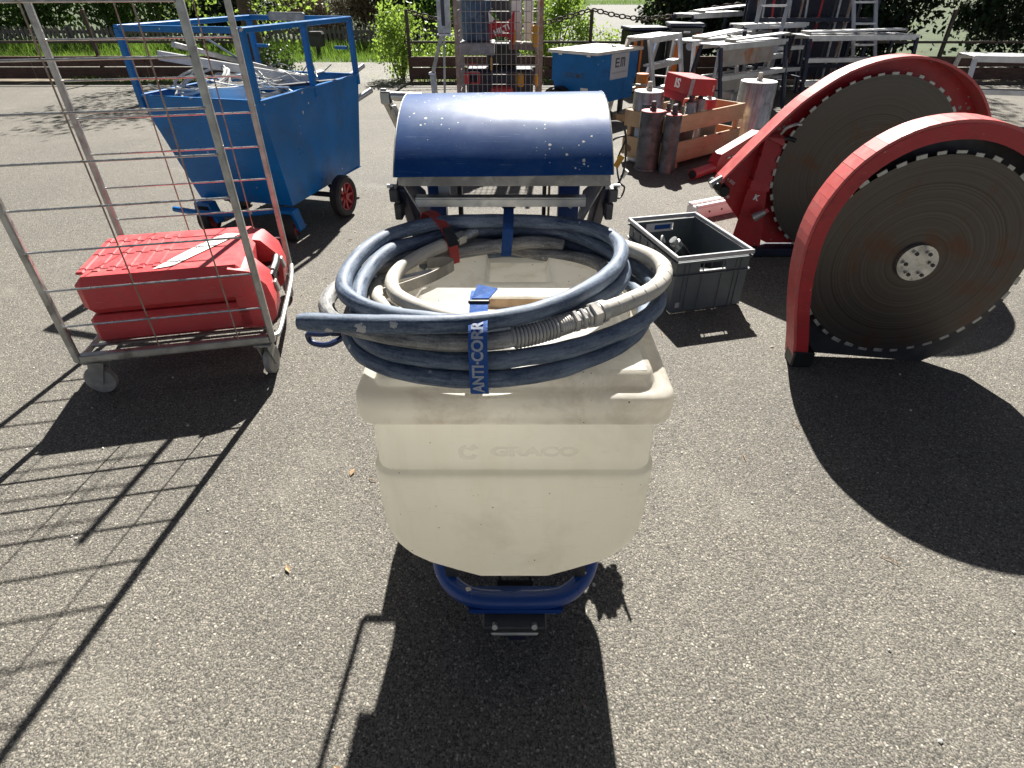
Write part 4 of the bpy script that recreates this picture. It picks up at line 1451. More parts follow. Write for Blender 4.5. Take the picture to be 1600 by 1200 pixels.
# ---- red tool case in it
rc = thing('tool_case', 'red plastic tool case with grey handle lying in the steel roll container', 'tool case', (-1.01, 2.10, .19), R(12.7))
CZ = .002
b = MB()
b.box((-.375, .345, .062 + CZ), (.62, .51, .12), bev=.018)
b.build('lower_shell', M['red_case'], rc, world=False)
b = MB()
b.box((-.375, .345, .206 + CZ), (.63, .52, .158), bev=.032)
for k in range(6):
    b.box((-.40 - .055 * k, .345, .283 + CZ), (.030, .38, .012), bev=.005)
b.build('upper_shell', M['red_case'], rc, world=False)
for y0 in (.165, .515):
    lug = []
    for k in range(9):
        a = R(180 * k / 8)
        lug.append((-.04 + .075 * math.sin(a) if True else 0, .02 + .21 * (1 - math.cos(a)) / 2))
    b = MB()
    b.prism([(-.12, .01), (-.02, .01), (.022, .05), (.028, .12), (.012, .20), (-.04, .262), (-.12, .280)], y0 - .075, y0 + .075)
    lg = b.build('handle_lug', M['red_case'], rc, world=False, angle=50)
    b = MB()
    b.box((.026, y0 + (.045 if y0 < .3 else -.045), .14), (.018, .04, .05), bev=.004, rot=(0, -.2, 0))
    b.build('latch', M['galv'], rc, world=False)
MB().tube([(.008, .225, .175), (.016, .28, .18), (.018, .34, .181), (.016, .40, .18), (.008, .455, .175)], .017, 12).build('handle', M['black'], rc, world=False)
MB().tube([(.017, .26, .193), (.022, .34, .196), (.017, .42, .193)], .009, 10).build('handle_grip', M['grey_rim'], rc, world=False)
MB().box((-.045, .34, .12), (.10, .22, .08), bev=.01).build('handle_well', M['black'], rc, world=False)
b = MB()
b.add([(-.40, .16, .2315), (-.33, .18, .2315), (-.12, .50, .2315), (-.18, .52, .2315), (-.25, .44, .2315), (-.34, .28, .2315)], [tuple(range(6))])
b.v = [v + Vector((0, -.03, .0598)) for v in b.v]
b.build('label', M['white_paper'], rc, world=False, flat=True)

# ---- blue wagon
NX, NY = -1.42, 3.557
wg = thing('tool_wagon', 'blue sheet metal wagon with tubular rail and red wheels', 'wagon', (NX, NY, 0), R(-14.8))
TOP = [(0, 0, .86), (0, 1.19, .86), (-.82, 1.19, .86), (-.82, 0, .86)]
BOT = [(-.05, .17, .22), (-.08, 1.17, .22), (-.75, 1.17, .22), (-.75, .17, .22)]
cen = Vector((-.41, .62, .5))
for i in range(4):
    j = (i + 1) % 4
    q = [Vector(TOP[i]), Vector(TOP[j]), Vector(BOT[j]), Vector(BOT[i])]
    n = (q[1] - q[0]).cross(q[3] - q[0]).normalized()
    if n.dot(cen - q[0]) < 0:
        n = -n
    b = MB()
    # gridded panel so that the sheet can bulge a little
    g = 9
    for lay in (0, .004):
        for a in range(g):
            for c in range(g):
                u_, w_ = a / (g - 1), c / (g - 1)
                p = (q[0] * (1 - u_) + q[1] * u_) * (1 - w_) + (q[3] * (1 - u_) + q[2] * u_) * w_
                p = p + n * (lay - .010 * math.sin(math.pi * u_) * math.sin(math.pi * w_) + .0035 * math.sin(7 * u_ + 3 * i) * math.sin(5 * w_ + i) * math.sin(math.pi * u_))
                b.v.append(p)
    for lay in range(2):
        for a in range(g - 1):
            for c in range(g - 1):
                o_ = lay * g * g
                b.f.append((o_ + a * g + c, o_ + (a + 1) * g + c, o_ + (a + 1) * g + c + 1, o_ + a * g + c + 1))
    b.build('side_panel', M['wagon_blue'], wg, world=False, angle=50)
    MB().bar(q[0] + Vector((0, 0, .004)), q[1] + Vector((0, 0, .004)), .022, .012, .003).build('rim_edge', M['wagon_blue'], wg, world=False)
MB().box((-.41, .67, .222), (.68, 1.0, .006)).build('floor_panel', M['wagon_blue'], wg, world=False)
RZ = 1.205
for (x, y) in ((0, .005), (0, .60), (0, 1.185), (-.82, .005), (-.82, 1.185)):
    MB().box((x - (.012 if x == 0 else -.012), y, (.80 + RZ) / 2), (.034, .034, RZ - .80), bev=.004).build('rail_post', M['wagon_blue'], wg, world=False)
for a, c in (((-.012, -.008), (-.012, 1.198)), ((-.808, -.008), (-.808, 1.198)), ((-.03, .005), (-.79, .005)), ((-.03, 1.185), (-.79, 1.185))):
    MB().bar((a[0], a[1], RZ), (c[0], c[1], RZ), .034, .03, .004).build('top_rail', M['wagon_blue'], wg, world=False)
for x_ in (-.70, -.06):
    MB().bar((x_, 1.185, 1.03), (x_ - .09, 1.185, 1.03), .02, .02, .003).build('rail_stub', M['wagon_blue'], wg, world=False)
MB().tube([(-1.42, 4.98, .55), (-1.172, 5.32, .675)], .024, 12).build('push_handle', M['steel'], wg)
MB().tube([(-1.42, 5.1, .72), (-1.232, 5.42, .845)], .02, 12).build('push_handle', M['steel'], wg)
MB().bar((-.34, 1.165, 1.215), (-.62, 1.165, 1.215), .036, .05, .008).build('rail_tape', M['card_grey'], wg, world=False)
# chassis and wheels
MB().bar((-.2, .25, .20), (-.2, 1.15, .20), .05, .04, .004).build('chassis_rail', M['navy'], wg, world=False)
MB().bar((-.62, .25, .20), (-.62, 1.15, .20), .05, .04, .004).build('chassis_rail', M['navy'], wg, world=False)
MB().bar((.0, .66, .148), (-.80, .66, .148), .03, .03, .003).build('axle', M['navy'], wg, world=False)
MB().tube(catmull([(-.12, .12, .20), (-.3, .0, .2), (-.55, -.05, .2), (-.8, -.03, .2)], 5), .018, 10).build('draw_bar', M['wagon_blue'], wg, world=False)
MB().tube([(-.02, .66, .148), (-.16, .78, .215)], .014, 8).build('axle_stay', M['navy'], wg, world=False)


def wagon_wheel(x, y, r, ang=0.0):
    Mw = Matrix.Translation((x, y, r)) @ Matrix.Rotation(ang, 4, 'Z') @ Matrix.Rotation(R(90), 4, 'Y')
    b = MB()
    b.lathe([(r * .66, -.034), (r * .90, -.036), (r, -.022), (r, .022), (r * .90, .036), (r * .66, .034)], 32, Mw, closed=True)
    t = b.build('wheel_tyre', M['rubber'], wg, world=False)
    b = MB()
    b.lathe([(r * .60, -.028), (r * .67, -.03), (r * .67, .03), (r * .60, .028)], 32, Mw, closed=True)
    b.lathe([(.0, -.03), (r * .16, -.03), (r * .16, .034), (0, .034)], 16, Mw)
    for k in range(8):
        a = 2 * math.pi * k / 8
        b.bar(Mw @ Vector((math.cos(a) * r * .12, math.sin(a) * r * .12, .012)), Mw @ Vector((math.cos(a) * r * .62, math.sin(a) * r * .62, .018)), .022, .014, .003, up=(1, 0, 0))
    b.build('wheel_rim', M['wheel_red'], t, world=False)
    return t


wagon_wheel(.035, .66, .145)
wagon_wheel(-.83, .66, .145)
wagon_wheel(-.075, .135, .095, R(20))
wagon_wheel(-.70, .135, .095, R(10))
for x in (-.075, -.70):
    b = MB()
    b.prism([(x - .07, .10), (x - .055, .10), (x - .045, .185), (x + .045, .185), (x + .065, .09), (x + .085, .075), (x + .092, .088), (x + .058, .208), (x - .058, .208)], .10, .17)
    b.build('wheel_fork', M['wagon_blue'], wg, world=False)

# ---- load in the wagon
Wl = rootm(wg)
def wpt(x, y, z):
    return Wl @ Vector((x, y, z))

bk = thing('white_bucket', 'white plastic bucket among the scrap in the blue wagon', 'bucket', tuple(wpt(-.42, .30, .62)), R(-14.8))
MB().lathe([(.001, .0), (.105, 0), (.12, .26), (.127, .262), (.127, .278), (.116, .278), (.10, .02), (.001, .02)], 28).build('bucket_body', M['white_plastic'], bk, world=False)
b = MB()
b.tube([(.125 * math.cos(R(a)), .125 * math.sin(R(a)), .262 + .0 * a) for a in range(0, 181, 15)], .003, 6)
b.build('bucket_handle', M['steel'], bk, world=False)
for k, (x, y, z, r_, nt_, tilt, lab) in enumerate(((-.32, .52, .70, .19, 6, .35, 'loose grey conduit coil nearest the wagon rail'), (-.50, .62, .80, .2, 5, -.3, 'grey conduit coil on top of the load in the middle of the wagon'),
                                                   (-.60, .30, .88, .16, 4, .5, 'small grey conduit coil beside the bucket in the wagon'))):
    t = thing('conduit_coil', lab, 'cable coil', tuple(wpt(x, y, z)), R(-14.8), 'conduit coils in the wagon')
    pts = []
    for q in range(nt_ * 18):
        a = 2 * math.pi * q / 18
        rr_ = r_ + .018 * math.sin(q * .21 + k)
        pts.append((rr_ * math.cos(a), rr_ * math.sin(a) * .9, .012 * (q / 18) + .03 * math.sin(a + q * .05) + rr_ * math.sin(a) * tilt))
    MB().tube(pts, .0085, 7).build('conduit', M['conduit'], t, world=False)
for k, (a, c, w, h, mt, nm, lab) in enumerate((
        ((-.62, .10, .78), (-.18, 1.02, .90), .06, .012, 'alu', 'metal_profile', 'flat grey metal profile slanting across the wagon load'),
        ((-.72, .15, 1.06), (-.20, .95, .84), .07, .05, 'conduit', 'metal_profile', 'wide pale metal channel leaning down towards the wagon rail'),
        ((-.78, .35, 1.10), (-.42, 1.05, .86), .05, .03, 'galv', 'metal_profile', 'galvanised strip lying behind the wide channel in the wagon'),
        ((-.25, .55, .86), (-.05, 1.10, .84), .04, .02, 'dark_steel', 'metal_profile', 'dark bar lying along the inner side of the wagon'),
        ((-.66, .52, 1.12), (-.52, .70, .95), .09, .006, 'drum_blue', 'metal_sheet', 'bent blue grey sheet standing up in the wagon load'))):
    o = MB().bar(wpt(*a), wpt(*c), w, h, .003).build(nm, M[mt])
    tag(o, lab, 'metal scrap')
t = thing('wire_bundle', 'tangle of thin pale wires hanging over the wagon load', 'wire', tuple(wpt(-.4, .4, .8)))
b = MB()
for k in range(9):
    y0 = random.uniform(.1, .9)
    p = [wpt(-.1 - .6 * f + .05 * random.uniform(-1, 1), y0 + .25 * math.sin(3 * f + k), .86 + .10 * random.random()) for f in (0, .25, .5, .75, 1)]
    b.tube(catmull(p, 6), .0042, 6)
b.build('wires', M['steel'], t)
t = thing('scrap_heap', 'mixed grey scrap filling the bottom of the blue wagon', 'scrap', tuple(wpt(-.41, .6, .23)))
b = MB()
for k in range(60):
    c = wpt(random.uniform(-.66, -.16), random.uniform(.30, 1.0), random.uniform(.30, .66))
    b.box(c, (random.uniform(.08, .3), random.uniform(.03, .12), random.uniform(.02, .10)), (random.uniform(-.4, .4), random.uniform(-.4, .4), random.uniform(0, 3)), .004)
structure(b.build('scrap_pieces', M['conduit'], t), 'stuff')

# ================================================================== RIGHT SIDE
# ---- grey stacking crate
gc = thing('stacking_crate', 'open grey plastic stacking crate on the asphalt right of the sprayer', 'crate', (.943, 2.995, 0), R(14.2))
CWd, CLn, CH = .43, .60, .315
hx, hy = CWd / 2, CLn / 2


def wall_with_slot(x0, x1, z0, z1, sx0, sx1, sz0, sz1, d0, d1, Mx):
    b = MB()
    for (a, c, e, f) in ((x0, sx0, z0, z1), (sx1, x1, z0, z1), (sx0, sx1, z0, sz0), (sx0, sx1, sz1, z1)):
        b.add([(a, d0, e), (c, d0, e), (c, d0, f), (a, d0, f), (a, d1, e), (c, d1, e), (c, d1, f), (a, d1, f)],
              [(0, 1, 2, 3), (7, 6, 5, 4), (0, 4, 5, 1), (1, 5, 6, 2), (2, 6, 7, 3), (3, 7, 4, 0)], Mx)
    return b


for s, nm in ((-1, 0), (1, 1)):
    Mx = Matrix.Rotation(0 if s < 0 else math.pi, 4, 'Z')
    b = wall_with_slot(-hx + .012, hx - .012, .008, CH - .03, -.072, .072, CH - .088, CH - .05, -hy + .012, -hy + .016, Mx)
    for x in (-hx + .06, -hx + .085, hx - .085, hx - .06, -hx + .16, hx - .16):
        b.box((x, -hy + .010, .14), (.004, .006, .26), M=Mx)
    for z in (CH - .035, CH - .105):
        b.box((0, -hy + .006, z), (CWd - .02, .014, .005), M=Mx)
    b.build('end_wall', M['grey_crate'], gc, world=False, flat=True)
    b = MB().box((0, -hy + .010, CH - .091), (.15, .016, .007), bev=.002, M=Mx)
    b.build('grip_edge', M['grey_rim'], gc, world=False)
for s in (-1, 1):
    b = MB().box((s * (hx - .014), 0, CH / 2 - .01), (.004, CLn - .028, CH - .03))
    for y in (-.22, -.13, -.04, .05, .14, .23):
        b.box((s * (hx - .010), y, .14), (.006, .004, .26))
    for z in (CH - .035, CH - .105):
        b.box((s * (hx - .006), 0, z), (.014, CLn - .02, .005))
    b.build('side_wall', M['grey_crate'], gc, world=False, flat=True)
MB().box((0, 0, .008), (CWd - .04, CLn - .04, .012), bev=.003).build('base', M['grey_crate'], gc, world=False)
for s in (-1, 1):
    MB().box((0, s * (hy - .008), CH - .012), (CWd, .016, .022), bev=.003).build('rim', M['grey_rim'], gc, world=False)
    MB().box((s * (hx - .008), 0, CH - .012), (.016, CLn - .033, .0215), bev=.003).build('rim', M['grey_rim'], gc, world=False)
for y in (-.24, -.02, .2):
    MB().box((-hx + .001, y, CH - .046), (.002, .012, .012)).build('rim_clip', M['grey_rim'], gc, world=False)
MB().box((-.165, -hy + .0095, .045), (.028, .003, .028)).build('moulded_mark', M['grey_rim'], gc, world=False)
MB().box((-.02, hy - .0195, CH - .068), (.165, .002, .05)).build('sticker', M['white_paper'], gc, world=False)
MB().box((-.0, hy - .0215, CH - .066), (.10, .002, .026)).build('sticker_print', M['strap_blue'], gc, world=False)
# contents of the crate
G = rootm(gc)
t = thing('hand_tool', 'black hand tool with silver collar lying inside the grey crate', 'tool', tuple(G @ Vector((.0, .02, .07))), R(14.2))
MB().lathe([(0, -.1), (.026, -.1), (.034, -.05), (.034, .03), (.028, .05), (0, .05)], 20, Matrix.Translation((0, 0, .12)) @ Matrix.Rotation(R(-40), 4, 'Y')).build('tool_body', M['black'], t, world=False)
MB().lathe([(0, .05), (.029, .05), (.029, .085), (.022, .09), (.022, .11), (0, .11)], 20, Matrix.Translation((0, 0, .12)) @ Matrix.Rotation(R(-40), 4, 'Y')).build('tool_collar', M['steel'], t, world=False)
MB().box((.03, 0, .03), (.10, .08, .06), bev=.015).build('tool_foot', M['black'], t, world=False)
for lab, p in (('black hooked lever standing up in the front of the grey crate', (.05, -.20)), ('black lever near the right wall of the grey crate', (.13, -.16))):
    t = thing('lever', lab, 'tool', tuple(G @ Vector((p[0], p[1], .015))), R(14.2))
    MB().tube(catmull([(0, 0, 0), (.005, 0, .12), (.0, 0, .2), (-.012, .005, .235)], 5), [.012] * 8 + [.010] * 4 + [.008] * 4, 8).build('lever_arm', M['black'], t, world=False)
    MB().box((0, 0, .02), (.07, .05, .035), bev=.008).build('lever_base', M['black'], t, world=False)
t = thing('loose_cable', 'grey cable ends sticking up at the left inside the grey crate', 'cable', tuple(G @ Vector((-.1, 0, .015))), R(14.2))
b = MB()
b.tube(catmull([(0, .02, .0), (.02, .06, .12), (.01, .1, .20), (.03, .14, .235), (.045, .13, .20)], 6), .006, 8)
b.tube(catmull([(.03, -.05, 0), (.02, -.02, .15), (.06, .0, .205), (.10, .0, .17), (.11, -.01, .02)], 6), .006, 8)
b.build('cable_loop', M['conduit'], t, world=False)
t = thing('tool_bundle', 'dark jumble of small tools covering the bottom of the grey crate', 'tools', tuple(G @ Vector((0, 0, .015))), R(14.2))
b = MB()
for k in range(26):
    b.box((random.uniform(-.15, .15), random.uniform(-.24, .22), random.uniform(.02, .09)), (random.uniform(.04, .14), random.uniform(.02, .05), random.uniform(.02, .04)), (random.uniform(-.5, .5), random.uniform(-.5, .5), random.uniform(0, 3)), .004)
structure(b.build('tool_pieces', M['black'], t, world=False), 'stuff')

# ---- wall saw guards with blades
def blade_saw(label, loc, rotz, tilt, guard, hub, rad, lower, nseg=40, plate='red_paint'):
    t = thing('saw_guard', label, 'saw', loc, rotz)
    t.rotation_euler = (0, tilt, rotz)
    guard = guard[:1] + [(p.x, p.z) for p in catmull([(x, 0, z) for x, z in guard[1:]], 4)]
    n = len(guard)
    b = MB()
    b.prism(guard + lower, .075, .085)
    pl = b.build('guard_plate', M[plate], t, world=False)
    b = MB()
    for i in range(n - 1):
        a, c = Vector((guard[i][0], 0, guard[i][1])), Vector((guard[i + 1][0], 0, guard[i + 1][1]))
        d = (c - a).normalized()
        nr = Vector((-d.z, 0, d.x))
        b.add([a + Vector((0, -.03, 0)), c + Vector((0, -.03, 0)), c + Vector((0, .085, 0)), a + Vector((0, .085, 0)),
               a + nr * .012 + Vector((0, -.03, 0)), c + nr * .012 + Vector((0, -.03, 0)), c + nr * .012 + Vector((0, .085, 0)), a + nr * .012 + Vector((0, .085, 0))],
              [(0, 1, 2, 3), (7, 6, 5, 4), (0, 4, 5, 1), (2, 6, 7, 3), (0, 3, 7, 4), (1, 5, 6, 2)])
    b.build('guard_rim', M['red_sunlit'], t, world=False, angle=25)
    Mb = Matrix.Translation((hub[0], .01, hub[1])) @ Matrix.Rotation(R(90), 4, 'X')
    bl = MB().lathe([(.03, -.0025), (rad, -.0025), (rad, .0025), (.03, .0025)], 72, Mb, closed=True).build('blade', blade_mat('blade_steel', hub[0], hub[1]), t, world=False)
    seg = MB().box((0, 0, 0), (.016, .007, .038), bev=.0015)
    first = None
    for k in range(nseg):
        a = 2 * math.pi * k / nseg
        if first is None:
            first = seg.build('diamond_segment', M['galv'], bl, world=False, flat=True)
            o = first
        else:
            o = link_copy(first, bl)
        jr = rad + random.uniform(.003, .008)
        o.location = (hub[0] + jr * math.cos(a), .01 + random.uniform(-.001, .001), hub[1] + jr * math.sin(a))
        o.rotation_euler = (0, -a + random.uniform(-.04, .04), 0)
        o.scale = (random.uniform(.75, 1.1), 1, random.uniform(.75, 1.05))
    MB().lathe([(0, -.03), (.07, -.03), (.075, -.02), (.075, .02), (0, .02)], 28, Mb).build('blade_flange', M['steel'], t, world=False)
    for k in range(6):
        a = 2 * math.pi * k / 6
        MB().cyl((hub[0] + .05 * math.cos(a), -.022, hub[1] + .05 * math.sin(a)), (hub[0] + .05 * math.cos(a), -.028, hub[1] + .05 * math.sin(a)), .008, n=6).build('flange_bolt', M['dark_steel'], t, world=False)
    return t


# big guard: local x to the right, z up, origin on the ground below its tip
ga = [(.02, .435), (.035, .475), (.18, .655), (.345, .845), (.45, .935), (.58, 1.02), (.74, 1.075), (.92, 1.09), (1.1, 1.05), (1.28, .95), (1.42, .79), (1.5, .58)]
lo_ = [(1.5, .35), (1.42, .16), (1.3, .06), (.42, .06), (.28, .13), (.05, .39)]
s1 = blade_saw('large red saw guard with pointed beak and toothed blade, beside the grey crate', (1.19, 3.43, 0), R(0), 0, ga, (.84, .51), .505, lo_, 44)
b = MB()
for k, (x0, x1, z0, z1, d) in enumerate(((.235, .345, .60, .70, -.005), (.225, .335, .535, .598, -.012), (.222, .332, .470, .533, -.008), (.21, .325, .42, .468, -.014))):
    b.add([(x0, .074, z0), (x1, .074, z0), (x1 + .005, .074, z1), (x0 + .005, .074, z1), (x0, d + .02, z0 - .012), (x1, d + .02, z0 - .02), (x1 + .005, d + .03, z1 - .012), (x0 + .005, d + .03, z1 - .004)],
          [(0, 1, 2, 3), (7, 6, 5, 4), (0, 4, 5, 1), (2, 6, 7, 3), (0, 3, 7, 4), (1, 5, 6, 2)])
b.build('rib_block', M['red_paint'], s1, world=False, flat=True)
b = MB()
b.add([(.205, .074, .06), (.36, .074, .06), (.32, .074, .415), (.215, .074, .415), (.17, .02, .07), (.36, .015, .06), (.318, .02, .41), (.205, .02, .41)],
      [(0, 1, 2, 3), (7, 6, 5, 4), (0, 4, 5, 1), (2, 6, 7, 3), (0, 3, 7, 4), (1, 5, 6, 2)])
b.build('lower_wing', M['red_paint'], s1, world=False, flat=True)
b = MB()
b.add([(.235, .02, .70), (.35, .02, .69), (.35, .075, .715), (.235, .075, .712), (.345, .0, .655)], [(0, 1, 2, 3), (0, 4, 1)])
b.build('rib_top', M['red_sunlit'], s1, world=False, flat=True)
for (x, z, r_, l_) in ((.055, .405, .034, .05), (.005, .44, .024, .07)):
    MB().lathe([(0, -l_), (r_ * .8, -l_), (r_, -l_ + .008), (r_, l_ - .02), (r_ * .85, l_ - .01), (0, l_ - .01)], 20, Matrix.Translation((x, .02, z)) @ Matrix.Rotation(R(90), 4, 'X')).build('tip_roller', M['black'], s1, world=False)
MB().tube([(-.03, -.01, .44), (.035, .0, .475)], [.022, .024], 14).build('roller_sleeve', M['galv'], s1, world=False)
MB().tube([(.255, -.03, .255), (.315, -.04, .295)], [.026, .017], 14).build('grip_cone', M['galv'], s1, world=False)
MB().tube([(.315, -.04, .296), (.328, -.042, .308)], .013, 12).build('grip_cap', M['red_sunlit'], s1, world=False)
MB().tube(catmull([(.31, .0, .72), (.325, -.02, .755), (.36, -.035, .775), (.395, -.035, .775)], 5), .010, 10).build('lock_lever', M['steel'], s1, world=False)
MB().tube(catmull([(.335, -.01, .70), (.36, -.03, .70), (.385, -.03, .692)], 4), .012, 10).build('lock_knob', M['black'], s1, world=False)
for (x, z) in ((.115, .44), (.10, .36)):
    text_part('guard_marking', 'r 800' if z > .4 else 'r 900', .026, rootm(s1) @ frame((x, .0735, z), (.75, 0, -.55), (.55, 0, .75)), M['print_white'], s1, .0003)
text_part('guard_marking', 'K', .045, rootm(s1) @ frame((.265, .0175, .36), (.95, 0, -.25), (.25, 0, .95)), M['print_white'], s1, .0003, .002)
MB().box((.62, .04, .028), (.66, .12, .05), bev=.008).build('foot_bar', M['navy'], s1, world=False)

gb = [(.035, .02), (.012, .13), (-.03, .30), (-.055, .45), (-.06, .60), (-.03, .74), (.05, .88), (.18, .98), (.34, 1.02), (.5, 1.0), (.66, .92), (.77, .80), (.83, .64)]
s2 = blade_saw('second red saw guard standing nearest the camera at the right edge', (1.235, 2.20, 0), R(-6), 0, gb, (.38, .50), .41, [(.83, .3), (.76, .10), (.62, .0)], 40, 'dark_steel')
gs = gb[:1] + [(p.x, p.z) for p in catmull([(x, 0, z) for x, z in gb[1:]], 4)]
b = MB()
for y_ in (-.0335, -.0265):
    for (x, z) in gs:
        d = Vector((.38 - x, 0, .50 - z)).normalized() * .052
        b.v += [Vector((x, y_, z)), Vector((x + (d.x if z > .45 else .05), y_, z + (d.z if z > .45 else 0)))]
n = len(gs)
for i in range(n - 1):
    a = 2 * i
    e = 2 * n + 2 * i
    b.f += [(a, a + 2, a + 3, a + 1), (e, e + 1, e + 3, e + 2), (a + 1, a + 3, e + 3, e + 1), (a, e, e + 2, a + 2)]
b.build('guard_lip', M['red_paint'], s2, world=False, angle=30)
MB().box((.06, .01, .04), (.09, .10, .078), bev=.006).build('guard_foot', M['black'], s2, world=False)

# ---- red tube bar and bracket behind the guard
t = thing('support_bar', 'red tube bar with open dark end lying on the asphalt below the pine crate', 'bar', (1.6, 5.15, 0), R(43))
MB().tube([(-.06, 0, .05), (.28, 0, .052)], .044, 18).build('tube', M['red_paint'], t, world=False)
MB().cyl((-.0605, 0, .05), (-.0625, 0, .05), .037, n=18).build('tube_mouth', M['black'], t, world=False)
b = MB()
b.prism([(.26, .01), (.62, .04), (.95, .20), (.95, .27), (.30, .165), (.25, .10)], -.045, .045)
b.build('bracket_arm', M['red_paint'], t, world=False)
for x in (.42, .5):
    MB().box((x, -.05, .12), (.05, .02, .016), bev=.004).build('bracket_pin', M['steel'], t, world=False)
# ---- aluminium track rail
t = thing('track_rail', 'short white aluminium track rail with two ridges behind the grey crate', 'rail', (1.36, 4.10, 0), R(28))
b = MB().box((.30, .06, .045), (.66, .12, .088), bev=.006)
b.box((.30, .02, .096), (.66, .03, .016), bev=.003).box((.30, .095, .096), (.66, .035, .016), bev=.003)
b.build('rail_profile', M['alu_white'], t, world=False)
b = MB()
for x in (.08, .2, .34, .48):
    b.cyl((x, -.0005, .05), (x, -.003, .05), .008, n=10)
b.build('rail_hole', M['dark_steel'], t, world=False)

# ---- pine crate with core bits
pc = thing('pine_crate', 'open pine slat crate full of core drill bits', 'crate', (1.385, 5.38, 0), R(40.2))
CL, CD, CT = 1.13, .52, .455
for y in (0, CD):
    for (z0, z1) in ((.065, .235), (.315, CT)):
        MB().box((CL / 2, y, (z0 + z1) / 2), (CL, .020, z1 - z0), bev=.003).build('slat', M['pine'], pc, world=False)
for x in (.012, CL - .012):
    for (z0, z1) in ((.065, .235), (.315, CT)):
        MB().box((x, CD / 2, (z0 + z1) / 2), (.020, CD - .022, z1 - z0 - .004), bev=.003).build('end_slat', M['pine'], pc, world=False)
    for y in (.032, CD - .032):
        MB().box((x + (.03 if x < .5 else -.03), y, .26), (.035, .042, .385), bev=.003).build('corner_post', M['pine'], pc, world=False)
MB().box((CL / 2, CD / 2, .055), (CL - .04, CD - .03, .018)).build('floor_board', M['pine'], pc, world=False)
for x in (.16, CL - .16):
    MB().box((x, CD / 2, .022), (.07, CD - .02, .044), bev=.003).build('foot_batten', M['pine'], pc, world=False)
for x in (.38, .74):
    MB().box((x, CD / 2, .25), (.014, CD - .05, .33)).build('divider', M['old_wood'], pc, world=False)


def core_bit(label, p, r, h, dark, capmat, group=None, tilt=(0, 0), hub=1.0):
    t = thing('core_bit', label, 'core bit', p, random.uniform(0, 6), group)
    t.rotation_euler = (tilt[0], tilt[1], t.rotation_euler.z)
    n = 40 if r > .1 else 20
    MB().lathe([(r - .006, .0), (r, 0), (r, .03), (r - .001, .032), (r - .001, h - .004), (r - .004, h)], n).build('barrel', M['core_dark' if dark else 'core'], t, world=False, angle=40)
    MB().lathe([(0, h - .008), (r - .004, h - .008), (r - .004, h + .003), (r - .008, h + .006), (0, h + .006)], n).build('cap', capmat, t, world=False, angle=30)
    c = MB().lathe([(0, h), (.030 * hub, h), (.030 * hub, h + .03 * hub), (.022 * hub, h + .034 * hub), (.022 * hub, h + .075 * hub), (.016 * hub, h + .08 * hub), (0, h + .08 * hub)], 14).build('connector', M['dark_steel'] if capmat != M['alu_white'] else M['dusty_steel'], t, world=False)
    if r > .1:
        b = MB()
        for k in range(14):
            a = 2 * math.pi * k / 14
            b.box((math.cos(a) * r, math.sin(a) * r, .002), (.010, .045, .012), (0, 0, a))
        structure(b.build('cutting_teeth', M['galv'], t, world=False, flat=True), 'stuff')
    return t


core_bit('largest shiny silver core drill barrel standing right of the pine crate', (2.46, 6.42, 0), .178, .60, False, M['alu_white'])
core_bit('wide grey core drill barrel with white top left of the pine crate', (1.25, 5.83, 0), .135, .595, False, M['alu_white'])
core_bit('grimy dark core drill barrel with pink top, left of the two', (1.235, 5.50, 0), .105, .485, True, M['red_sunlit'])
core_bit('narrow grimy core drill barrel with pink top touching the pine crate', (1.395, 5.385, 0), .072, .475, True, M['red_sunlit'])
PCm = rootm(pc)
cb = [(.10, .12, .052, .47, 1, 'red_sunlit', 'small core bit with pink top in the left front corner of the pine crate'),
      (.12, .36, .060, .50, 1, 'alu_white', 'grey core bit in the left rear corner of the pine crate'),
      (.25, .14, .05, .45, 1, 'red_sunlit', 'second core bit from the left along the front of the pine crate'),
      (.27, .38, .058, .52, 0, 'red_sunlit', 'core bit with pink top behind the second one in the pine crate'),
      (.47, .15, .055, .50, 0, 'dusty_steel', 'steel core bit in the front middle section of the pine crate'),
      (.62, .16, .052, .51, 0, 'dusty_steel', 'steel core bit under the corner of the red box, pine crate middle'),
      (.55, .38, .062, .50, 1, 'red_sunlit', 'core bit hidden behind the middle pair in the pine crate'),
      (.83, .20, .068, .49, 2, 'alu_white', 'red painted core bit with white top at the right of the pine crate'),
      (.85, .40, .055, .46, 2, 'red_sunlit', 'short red core bit in the right rear of the pine crate')]
for x, y, r_, h, dk, cm, lab in cb:
    t = core_bit(lab, tuple(PCm @ Vector((x, y, .065))), r_, h - .06, dk == 1, M[cm], None, (random.uniform(-.04, .04), random.uniform(-.04, .04)), .8)
    if dk == 2:
        for ch in t.children:
            if ch.name.startswith('barrel'):
                ch.data.materials[0] = M['red_paint']

# ---- red cardboard box lying on the bits
rb = thing('cardboard_box', 'red cardboard box lying tilted on the core bits in the pine crate', 'box', tuple(PCm @ Vector((.56, .27, .565))), 0)
rb.rotation_euler = (R(3), R(5), R(26))
MB().box((0, 0, .075), (.30, .36, .135), bev=.004).build('carton', M['red_card'], rb, world=False)
MB().box((-.134, -.179, .075), (.040, .008, .138), bev=.002).build('crushed_edge', M['card_grey'], rb, world=False)
rbm = rootm(rb)
text_part('box_print', 'IS', .10, rbm @ frame((-.1512, .0, .075), (0, -1, 0), (0, 0, 1)), M['print_white'], rb, .0004, .004, 1.1)
text_part('box_print', 'HILTI', .022, rbm @ frame((.125, -.1807, .07), (0, 0, 1), (-1, 0, 0)), M['print_white'], rb, .0004, .0006)
b = MB()
b.add([(-.15, -.17, .008), (-.15, .17, .008), (-.19, .17, -.05), (-.19, -.16, -.05)], [(0, 1, 2, 3)])
